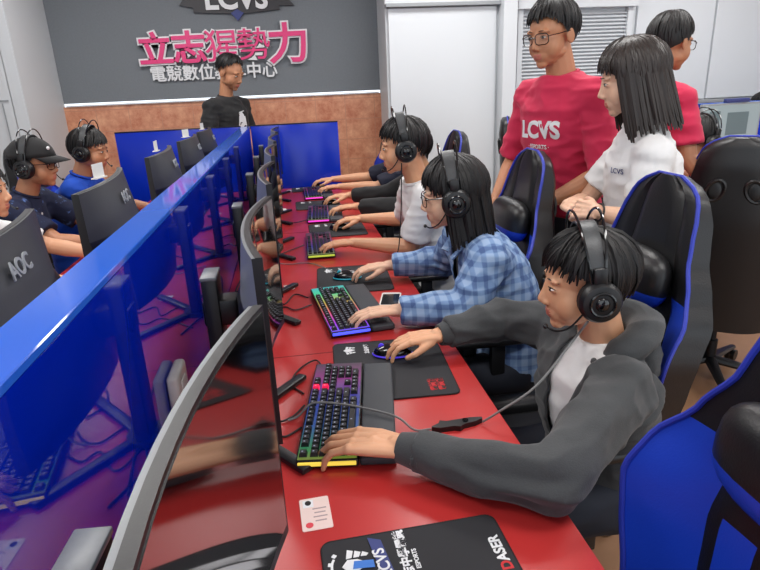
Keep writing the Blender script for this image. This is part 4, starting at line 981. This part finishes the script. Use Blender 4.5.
    if headset_label: headset(headset_label, H, mic=mic)
    if glasses_label: glasses(glasses_label, H)
    return root, H
LEFT = V3((-1, 0, 0))
def seated(head, hip, wrL, wrR, elL, elR, handL, handR, neck=None, fwd=(-1, 0.1), bfwd=(-1, 0), yaw_sh=0.0, dz=0.0, half=0.165, sh_drop=0.045, lean=0.0, **kw):
    head = V3(head); hip = V3(hip); bf = V3((bfwd[0], bfwd[1], 0)).normalized(); right = bf.cross(V3((0, 0, 1)))
    neck = V3(neck) if neck else head - bf * 0.075 - V3((0, 0, 0.155))
    rr = Matrix.Rotation(yaw_sh, 3, 'Z') @ right
    sc = neck - V3((0, 0, sh_drop)) - bf * 0.005
    P = dict(head=head, fwd=fwd, bfwd=bfwd, neck=neck, hip=hip, shL=sc - rr * half, shR=sc + rr * half, elL=elL, elR=elR, wrL=wrL, wrR=wrR, handL=handL, handR=handR)
    P['chest'] = neck.lerp(hip, 0.36) - bf * 0.035; P['mid'] = neck.lerp(hip, 0.70) - bf * 0.045
    for sd, s in (('L', -1), ('R', 1)):
        kn = hip + right * s * 0.11 + bf * 0.40; P['kn' + sd] = V3((kn.x, kn.y, 0.50)); an = kn - bf * 0.02; P['an' + sd] = V3((an.x, an.y, 0.085))
    P.update(kw); return P
UP = (0, 0, 1)
def hk(F, U=(0, 0, 1), curl=0.6, sz=1.0, **k): return dict(F=F, U=U, curl=curl, sz=sz, **k)
MO = DZ + 0.045
# the boy in the grey hoodie
P1 = seated((0.655, 1.205, 1.050), (0.765, 1.22, 0.50), (0.160, 1.000, 0.808), (0.372, 1.500, 0.815), (0.410, 0.828, 0.812), (0.600, 1.545, 0.830),
            hk((-0.89, 0.44, -0.04), curl=0.7, sz=1.08), hk((-0.97, 0.10, -0.10), curl=0.65, sz=0.92), neck=(0.722, 1.222, 0.890), fwd=(-0.95, 0.20), pitch=-4, half=0.160, sh_drop=0.055, chest=V3((0.712, 1.22, 0.74)), mid=V3((0.735, 1.22, 0.60)), shL=V3((0.680, 1.055, 0.835)), shR=V3((0.70, 1.385, 0.845)))
person('boy in a charcoal hooded jacket and white undershirt, leaning on the desk with headset on', P1, 'fringe', top='grey_cloth', top_kind='hoodie', bottom='jeans', headset_label='black headset with grey band worn by the boy in the charcoal hoodie', seed=3, amp=0.008,
       wr=((P1['elL'], 0.12, 0.006), (P1['elR'], 0.12, 0.008), (P1['shL'], 0.10, 0.006)), group='players along the right desk')
# the girl in the plaid shirt
P2 = seated((0.525, 1.890, 1.150), (0.74, 1.90, 0.50), (0.288, 1.745, 0.808), (0.350, 2.235, 0.812), (0.515, 1.690, 0.815), (0.580, 2.190, 0.830),
            hk((-0.97, 0.05, -0.05), curl=0.6, sz=0.92), hk((-0.97, 0.06, -0.08), curl=0.6, sz=0.88), neck=(0.598, 1.893, 1.000), fwd=(-0.97, 0.18), pitch=-6, half=0.155, cuff_r=0.05)
person('girl in a light blue plaid shirt and glasses, long black hair, typing', P2, 'long_bangs', skin='skin_pale', top='plaid', top_kind='shirt', headset_label='black headset over the black hair of the girl in plaid', glasses_label='round dark framed glasses on the girl in plaid', seed=5, amp=0.005,
       wr=((P2['elL'], 0.12, 0.008), (P2['elR'], 0.1, 0.008)), group='players along the right desk', k=0.94)
# the boy in the white tee
P3 = seated((0.492, 2.570, 1.250), (0.70, 2.66, 0.50), (0.255, 2.665, 0.808), (0.355, 3.165, 0.812), (0.500, 2.480, 0.812), (0.58, 2.98, 0.83),
            hk((-0.97, 0.10, -0.05), curl=0.6), hk((-0.97, 0.10, -0.06), curl=0.7, sz=0.95), neck=(0.560, 2.585, 1.085), fwd=(-0.98, 0.10), pitch=-5, half=0.165, slv=0.80)
person('boy in a white tee with a black headset, bowl cut fringe, looking at his monitor', P3, 'fringe', top='white_cloth', headset_label='black headset on the boy in the white tee', seed=8, amp=0.005, group='players along the right desk', bottom='black_cloth')
# two players further along
P4 = seated((0.715, 3.45, 1.150), (0.84, 3.50, 0.50), (0.365, 3.52, 0.812), (0.365, 3.93, 0.812), (0.62, 3.33, 0.82), (0.62, 3.76, 0.83), hk((-0.98, 0.05, -0.05)), hk((-0.98, 0.05, -0.05)), slv=1.85)
person('player with long black sleeves mostly hidden behind the boy in the white tee', P4, 'fringe', top='black_cloth', top_kind='long', fine=False, headset_label='black headset just showing behind the white tee boy\'s head', seed=11, group='players along the right desk')
P5 = seated((0.80, 4.28, 1.150), (0.90, 4.40, 0.50), (0.34, 4.33, 0.812), (0.32, 4.70, 0.815), (0.60, 4.16, 0.82), (0.60, 4.58, 0.83), hk((-0.98, 0.05, -0.05)), hk((-0.98, 0.0, -0.05)), slv=0.9)
person('farthest player of the right desk, bare forearms and navy sleeve beside the blue end screen', P5, 'fringe', top='navy_cloth', fine=False, headset_label='headset of the farthest player on the right desk', seed=12, group='players along the right desk')
from mathutils.bvhtree import BVHTree
def decal(root, cloth_name, name, body, size, origin, normal, m_, offset=0.001, align='CENTER', shape=None, roll=0.0):
    """lettering pressed onto a garment: origin = world point near the cloth, text reads to the viewer's right when seen against normal"""
    cl = [c for c in root.children if c.name.split('.')[0] == cloth_name][0]
    base = V3(root.location); bv = BVHTree.FromPolygons([v.co.copy() for v in cl.data.vertices], [tuple(p.vertices) for p in cl.data.polygons])
    n = V3(normal).normalized(); up = (V3((0, 0, 1)) - n.z * n).normalized(); rt = up.cross(n)
    if roll: q = Matrix.Rotation(R(roll), 3, n); up = q @ up; rt = q @ rt
    if shape is None: me = text_mesh(body, size, 0.0, offset, align); bm = bmesh.new(); bm.from_mesh(me); bpy.data.meshes.remove(me)
    else:
        bm = bmesh.new(); bm.faces.new([bm.verts.new((x, y, 0)) for x, y in shape])
    bmesh.ops.triangulate(bm, faces=bm.faces); bmesh.ops.subdivide_edges(bm, edges=bm.edges, cuts=1)
    o = V3(origin) - base
    for v in bm.verts:
        p = o + rt * v.co.x + up * v.co.y; h = bv.ray_cast(p + n * 0.12, -n, 0.4)
        v.co = (h[0] if h[0] is not None else p) + n * 0.0022
    return obj(name, bm, m_, cl)
def standing(head, feet, fwd, bfwd, wrL, wrR, elL, elR, handL, handR, neck=None, half=0.18, **kw):
    head = V3(head); bf = V3((bfwd[0], bfwd[1], 0)).normalized(); right = bf.cross(V3((0, 0, 1)))
    neck = V3(neck) if neck else head - bf * 0.045 - V3((0, 0, 0.175)); sc = neck - V3((0, 0, 0.085))
    f = V3((feet[0], feet[1], 0)); hip = V3((f.x, f.y, neck.z * 0.63))
    P = dict(head=head, fwd=fwd, bfwd=bfwd, neck=neck, hip=hip, shL=sc - right * half, shR=sc + right * half, elL=elL, elR=elR, wrL=wrL, wrR=wrR, handL=handL, handR=handR)
    for sd, s in (('L', -1), ('R', 1)):
        P['kn' + sd] = f + right * s * 0.10 + V3((0, 0, hip.z * 0.53)) + bf * 0.01; P['an' + sd] = f + right * s * 0.11 + V3((0, 0, 0.085)) - bf * 0.02
    P.update(kw); return P
# standing boy in the crimson tee with glasses
b = V3((-0.93, -0.37, 0)).normalized(); rt = b.cross(V3((0, 0, 1)))
n_ = V3((1.12, 2.375, 1.520))
P10 = standing((1.066, 2.362, 1.668), (1.16, 2.39), (-0.90, -0.42), b, n_ - rt * 0.14 + b * 0.24 + V3((0, 0, -0.50)), n_ + rt * 0.16 + b * 0.2 + V3((0, 0, -0.52)),
               n_ - rt * 0.26 + V3((0, 0, -0.37)) - b * 0.0, n_ + rt * 0.26 + V3((0, 0, -0.36)), hk((-0.5, -0.1, -0.8), U=(-0.7, -0.5, 0.3)), hk((-0.6, -0.1, -0.8), U=(-0.7, 0.3, 0.3)), neck=n_, half=0.168, pitch=-9, slv=0.95, collar=-0.008)
r10, H10 = person('standing boy in a crimson tee with white letters and dark rimmed glasses, looking down', P10, 'short', skin='skin_tan', top='pink_cloth', glasses_label='dark rimmed glasses on the standing boy in the lettered crimson tee', seed=21, amp=0.008, g_top=0.022, group='standing onlookers', hs=1.05, neck_r=0.055)
decal(r10, 'shirt', 'shirt_lettering', 'LCVS', 0.092, n_ + b * 0.12 + V3((0, 0, -0.245)), b, 'white_print', 0.004)
decal(r10, 'shirt', 'shirt_subline', '· ESPORTS ·', 0.024, n_ + b * 0.12 + V3((0, 0, -0.29)), b, 'white_print', 0.0006)
# standing girl in the white school shirt
b = V3((-0.90, 0.25, 0)).normalized(); rt = b.cross(V3((0, 0, 1))); n_ = V3((1.215, 1.915, 1.330))
P11 = standing((1.150, 1.915, 1.492), (1.25, 1.915), (-0.88, 0.34), b, (0.965, 1.745, 1.085), (0.97, 1.95, 1.07), (1.115, 1.745, 1.045), (1.12, 2.11, 1.04),
               hk((-0.35, 0.9, -0.05), U=(-0.7, -0.3, 0.5), curl=1.0, fist=0.4, sz=0.9), hk((-0.1, -0.9, 0.1), U=(-0.5, 0, 0.8), curl=1.0, sz=0.9), neck=n_, half=0.150, pitch=-12, slv=0.72)
r11, H11 = person('standing girl in a white school shirt with shoulder length dark brown hair', P11, 'bob', hair_m='hair_brown', skin='skin_pale', top='white_cloth', seed=23, amp=0.006, k=0.93, group='standing onlookers', hs=1.0, g_top=0.018)
decal(r11, 'shirt', 'shirt_lettering', 'LCVS', 0.025, n_ - rt * 0.085 + b * 0.1 + V3((0, 0, -0.145)), V3((-0.75, -0.65, 0)), 'navy_print', 0.0004)
bm = bmesh.new(); w_ = V3(P11['wrL']).lerp(V3(P11['elL']), 0.10); d_ = (V3(P11['elL']) - V3(P11['wrL'])).normalized(); a_, c_ = frame_from(d_)
tube(bm, [w_ + (a_ * math.cos(q) + c_ * math.sin(q)) * 0.0285 for q in [2 * PI * j / 24 for j in range(25)]], 0.0035, n=6); o = obj('bracelet', bm, 'cable'); tag(o, 'thin black cord bracelet on the wrist of the girl in the white shirt', 'bracelet')
# second crimson tee, seen from behind
b = V3((0.97, 0.22, 0)).normalized(); rt = b.cross(V3((0, 0, 1))); n_ = V3((1.660, 2.575, 1.475))
P12 = standing((1.724, 2.572, 1.632), (1.64, 2.58), (0.93, 0.30), b, (1.86, 2.45, 1.03), (1.78, 2.20, 1.00), n_ - rt * 0.25 + V3((0, 0, -0.35)), n_ + rt * 0.24 + V3((0, 0, -0.33)),
               hk((0.5, 0, -0.8), U=(0.7, 0.3, 0.3)), hk((0.5, 0, -0.8), U=(0.7, -0.3, 0.3)), neck=n_, collar=-0.004, half=0.160, pitch=-6, slv=0.78)
person('boy in a plain crimson tee facing away behind the standing girl', P12, 'short', skin='skin_tan', top='pink_cloth', glasses_label='glasses on the boy facing away in the crimson tee', seed=25, amp=0.007, g_top=0.02, group='standing onlookers', fine=False)
# man in black at the far wall
b = V3((0.80, -0.60, 0)).normalized(); rt = b.cross(V3((0, 0, 1))); n_ = V3((-0.50, 5.44, 1.475))
P9 = standing((-0.435, 5.40, 1.670), (-0.52, 5.46), (0.82, -0.57), b, (-0.33, 5.10, 1.15), (-0.66, 5.12, 1.17), n_ - rt * 0.24 + V3((0, 0, -0.33)), n_ + rt * 0.27 + V3((0, 0, -0.30)),
              hk((0.4, -0.4, -0.6), U=(0.6, -0.4, 0.6)), hk((0.4, -0.4, -0.6), U=(0.6, -0.4, 0.6)), neck=n_, collar=0.0, half=0.20, pitch=-22, slv=0.8)
r9, H9 = person('man in a black tee standing behind the blue end screen by the tiled wall', P9, 'buzz', skin='skin_tan', top='black_cloth', seed=31, amp=0.006, fine=False, hs=1.18, k=1.12, neck_r=0.055, g_top=0.02)
decal(r9, 'shirt', 'shirt_print', '', 0, n_ + b * 0.15 - rt * 0.02 + V3((0, 0, -0.22)), b, 'white_print', shape=[(-0.05, -0.10), (0.03, -0.12), (0.06, -0.02), (0.04, 0.10), (-0.03, 0.09), (-0.045, 0.0)])
# left row
def seated_right(head, hip, **kw):
    a = dict(wrL=(-0.90, hip[1] + 0.20, 0.812), wrR=(-0.90, hip[1] - 0.22, 0.812), elL=(-1.14, hip[1] + 0.25, 0.86), elR=(-1.15, hip[1] - 0.25, 0.86), handL=hk((0.97, -0.1, -0.05)), handR=hk((0.97, 0.1, -0.05)), fwd=(0.97, 0.05), bfwd=(1, 0))
    a.update(kw); return seated(head, hip, **a)
P6 = seated_right((-1.270, 3.20, 1.205), (-1.44, 3.20, 0.50), elL=(-1.14, 3.38, 0.86), wrL=(-0.90, 3.36, 0.812), fwd=(0.96, -0.10), slv=0.8, half=0.18)
r6, H6 = person('boy in a black cap and speckled navy tee sitting in the left row', P6, 'short', skin='skin_tan', top='splash', fine=False, headset_label='black headset worn over the black cap in the left row', glasses_label='dark glasses on the boy in the black cap', seed=41, group='players of the left row')
decal(r6, 'shirt', 'shirt_lettering', 'Li', 0.10, V3((-1.25, 3.13, 0.90)), V3((0.9, -0.45, 0)), 'white_print', 0.003)
bm = bmesh.new(); rows = []
for i in range(9):
    th = R(86) * i / 8; rows.append([bm.verts.new((0.094 * math.sin(th) * math.sin(a), -0.010 + 0.114 * math.sin(th) * math.cos(a), 0.030 + 0.104 * math.cos(th))) for a in [2 * PI * j / 28 for j in range(28)]] if i else [bm.verts.new((0, -0.010, 0.134))])
for j in range(28): bm.faces.new((rows[0][0], rows[1][j], rows[1][(j + 1) % 28]))
for a, b_ in zip(rows[1:], rows[2:]):
    for j in range(28): bm.faces.new((a[j], b_[j], b_[(j + 1) % 28], a[(j + 1) % 28]))
pk = []
for j in range(13):
    a = R(-60 + 120 * j / 12); pk.append([bm.verts.new(((0.094 + 0.0 * k) * math.sin(a) * (1 - 0.06 * k), -0.010 + 0.114 * math.cos(a) + 0.075 * k / 3 * math.cos(a * 0.9), 0.037 - 0.004 * k - 0.010 * (k / 3) ** 2 - 0.018 * math.sin(a) ** 2 * k / 3)) for k in range(4)])
for a, b_ in zip(pk, pk[1:]):
    for k in range(3): bm.faces.new((a[k], b_[k], b_[k + 1], a[k + 1]))
bmesh.ops.transform(bm, matrix=H6, verts=bm.verts); o = obj('cap', bm, 'black_cloth', r6, world=True); solid(o, 0.003)
bm = bmesh.new(); ell(bm, (0.035, 0.100, 0.078), (0.012, 0.006, 0.009)); bmesh.ops.transform(bm, matrix=H6, verts=bm.verts); obj('cap_badge', bm, 'white_print', o).location = -V3(r6.location)
P7 = seated_right((-1.140, 3.66, 1.225), (-1.36, 3.76, 0.50), elR=(-1.13, 3.60, 0.86), wrR=(-0.90, 3.62, 0.812), fwd=(0.94, -0.12), pitch=-8, slv=0.8)
person('boy in a bright blue tee with a headset in the left row', P7, 'fringe', skin='skin_tan', top='royal_cloth', fine=False, headset_label='black headset on the boy in the bright blue tee', seed=43, group='players of the left row')
P8 = seated_right((-1.26, 2.60, 1.165), (-1.42, 2.60, 0.50), slv=0.8)
person('dark haired player in a white tee cut off by the left edge', P8, 'fringe', top='white_cloth', fine=False, headset_label='black headset at the left edge on the player in white', seed=45, group='players of the left row')
# ---- the next row beyond, right edge
t = thing('computer_desk', 'desk of the next row with a blue end screen, glimpsed at the right edge', 'desk', (0, 0, 0))
bm = bmesh.new(); box(bm, (4.1, 4.15, DZ - 0.0135), (2.2, 0.66, 0.027), 0.004); obj('desktop', bm, 'red_desk', t)
for x in (3.1, 5.1):
    bm = bmesh.new(); box(bm, (x, 4.15, (DZ - 0.027) / 2), (0.05, 0.5, DZ - 0.027), 0.004); obj('leg', bm, 'steel', t)
t = thing('end_screen', 'blue divider behind the lit monitor at the right edge', 'partition', (4.3, 4.52, 0))
bm = bmesh.new(); box(bm, (0, 0, 0.625), (2.0, 0.018, 1.25), 0.002); obj('panel', bm, bpy.data.materials['blue_end_board'], t)
bm = bmesh.new(); box(bm, (0, 0, 1.254), (2.0, 0.04, 0.01), 0.001); obj('edge_trim', bm, 'blue_top', t)
o = thing('monitor', 'pale lit monitor in a silver frame beside the blue divider at the right edge', 'monitor', (3.42, 4.25, DZ + 0.001), R(6))
bm = bmesh.new(); box(bm, (0, 0, 0.34), (0.56, 0.03, 0.35), 0.004); obj('frame', bm, 'silver', o)
bm = bmesh.new(); box(bm, (0, -0.0155, 0.345), (0.53, 0.002, 0.31)); obj('screen', bm, 'lit_screen', o)
bm = bmesh.new(); box(bm, (0.06, -0.0175, 0.36), (0.20, 0.002, 0.17)); box(bm, (-0.16, -0.0175, 0.36), (0.10, 0.002, 0.20)); obj('picture', bm, mat('screen_picture', (90, 105, 110), 0.3, emit=(90, 110, 110), es=0.3), o)
bm = bmesh.new(); box(bm, (0, 0.03, 0.12), (0.06, 0.04, 0.24), 0.003); box(bm, (0, 0.02, 0.006), (0.26, 0.18, 0.012), 0.003); obj('stand', bm, 'black_plastic', o)
o = tag(obj('webcam', (lambda b_: (box(b_, (0, 0, 0.016), (0.20, 0.04, 0.03), 0.006), b_)[1])(bmesh.new()), 'navy_print'), 'dark blue bar lying on top of the pale monitor at the right', 'camera'); o.location = (3.46, 4.25, DZ + 0.518)
b = V3((0.85, 0.45, 0)).normalized(); rt = b.cross(V3((0, 0, 1)))
P13 = seated((2.22, 2.97, 1.150), (2.10, 2.94, 0.50), (2.55, 3.25, 0.82), (2.62, 2.98, 0.82), (2.32, 3.25, 0.84), (2.40, 2.82, 0.84), hk((0.9, 0.4, 0)), hk((0.9, 0.4, 0)), fwd=(0.9, 0.25), bfwd=b, pitch=-14, slv=0.8)
person('player with headset sitting beyond the second crimson tee, facing the lit monitor', P13, 'short', skin='skin_tan', top='navy_cloth', fine=False, headset_label='headset of the seated player in front of the pale lit monitor', seed=51)
P14 = seated((4.22, 4.85, 1.185), (4.22, 5.22, 0.50), (4.05, 4.80, 0.80), (4.4, 4.80, 0.80), (4.0, 5.0, 0.86), (4.5, 5.0, 0.86), hk((0, -1, 0)), hk((0, -1, 0)), fwd=(0.1, -0.95), bfwd=(0, -1))
person('player whose dark hair just shows above the blue divider at the right edge', P14, 'short', top='black_cloth', fine=False, seed=53)
# ---- prints and cables on the seated players
rs = {o['label'][:24]: o for o in bpy.data.objects if o.name.startswith('person')}
r3 = [o for o in bpy.data.objects if o.name.startswith('person') and 'boy in a white tee' in o['label']][0]
decal(r3, 'shirt', 'shirt_print', '', 0, V3((0.46, 2.50, 0.90)), V3((-0.85, -0.5, 0)), 'black_cloth', shape=[(-0.012, -0.09), (0.022, -0.085), (0.018, 0.0), (0.026, 0.05), (0.004, 0.02)])
def cup_side(P, s): H = Hmat(P['head'], P['fwd'], P.get('pitch', 0)); return H @ V3((s * 0.098, 0.02, -0.060))
e = cup_side(P1, -1)
cable('grey headset cord running from the boy\'s ear cup down to the inline control', [e, (0.60, 1.14, 0.93), (0.50, 1.10, 0.85), (0.42, 1.11, 0.79), (0.385, 1.125, DZ + 0.008)], 0.0028, 'grey_cable', name='headphone_cable')
cable('grey headset cord crossing the near keyboard to the inline control', [(-0.06, 1.235, DZ + 0.006), (-0.035, 1.24, DZ + 0.012), (0.0, 1.245, DZ + 0.0385), (0.06, 1.23, DZ + 0.0385), (0.13, 1.20, DZ + 0.032), (0.19, 1.155, DZ + 0.029), (0.225, 1.13, DZ + 0.006), (0.262, 1.122, DZ + 0.008)], 0.0028, 'grey_cable', name='headphone_cable')
t = thing('inline_control', 'black angular inline volume control lying on the desk beside the hoodie sleeve', 'remote', (0.325, 1.128, DZ + 0.0005), R(7))
bm = bmesh.new(); prism(bm, [(-0.062, 0), (-0.045, -0.009), (-0.012, -0.012), (0.0, -0.019), (0.012, -0.012), (0.04, -0.010), (0.062, -0.002), (0.062, 0.003), (0.035, 0.010), (-0.02, 0.013), (-0.035, 0.021), (-0.042, 0.011), (-0.062, 0.003)], 0.0, 0.013); obj('casing', bm, 'black_plastic', t)
bm = bmesh.new(); tube(bm, [(0.02, 0, 0.013), (0.02, 0, 0.0155)], 0.007, n=14); obj('volume_wheel', bm, 'black_gloss', t)
e = cup_side(P3, -1)
cable('thin black headset cord hanging down the white tee', [e, e + V3((-0.005, -0.005, -0.10)), (0.455, 2.455, 0.98), (0.445, 2.44, 0.90), (0.43, 2.42, 0.82), (0.40, 2.42, DZ + 0.012)], 0.0025, name='headphone_cable')
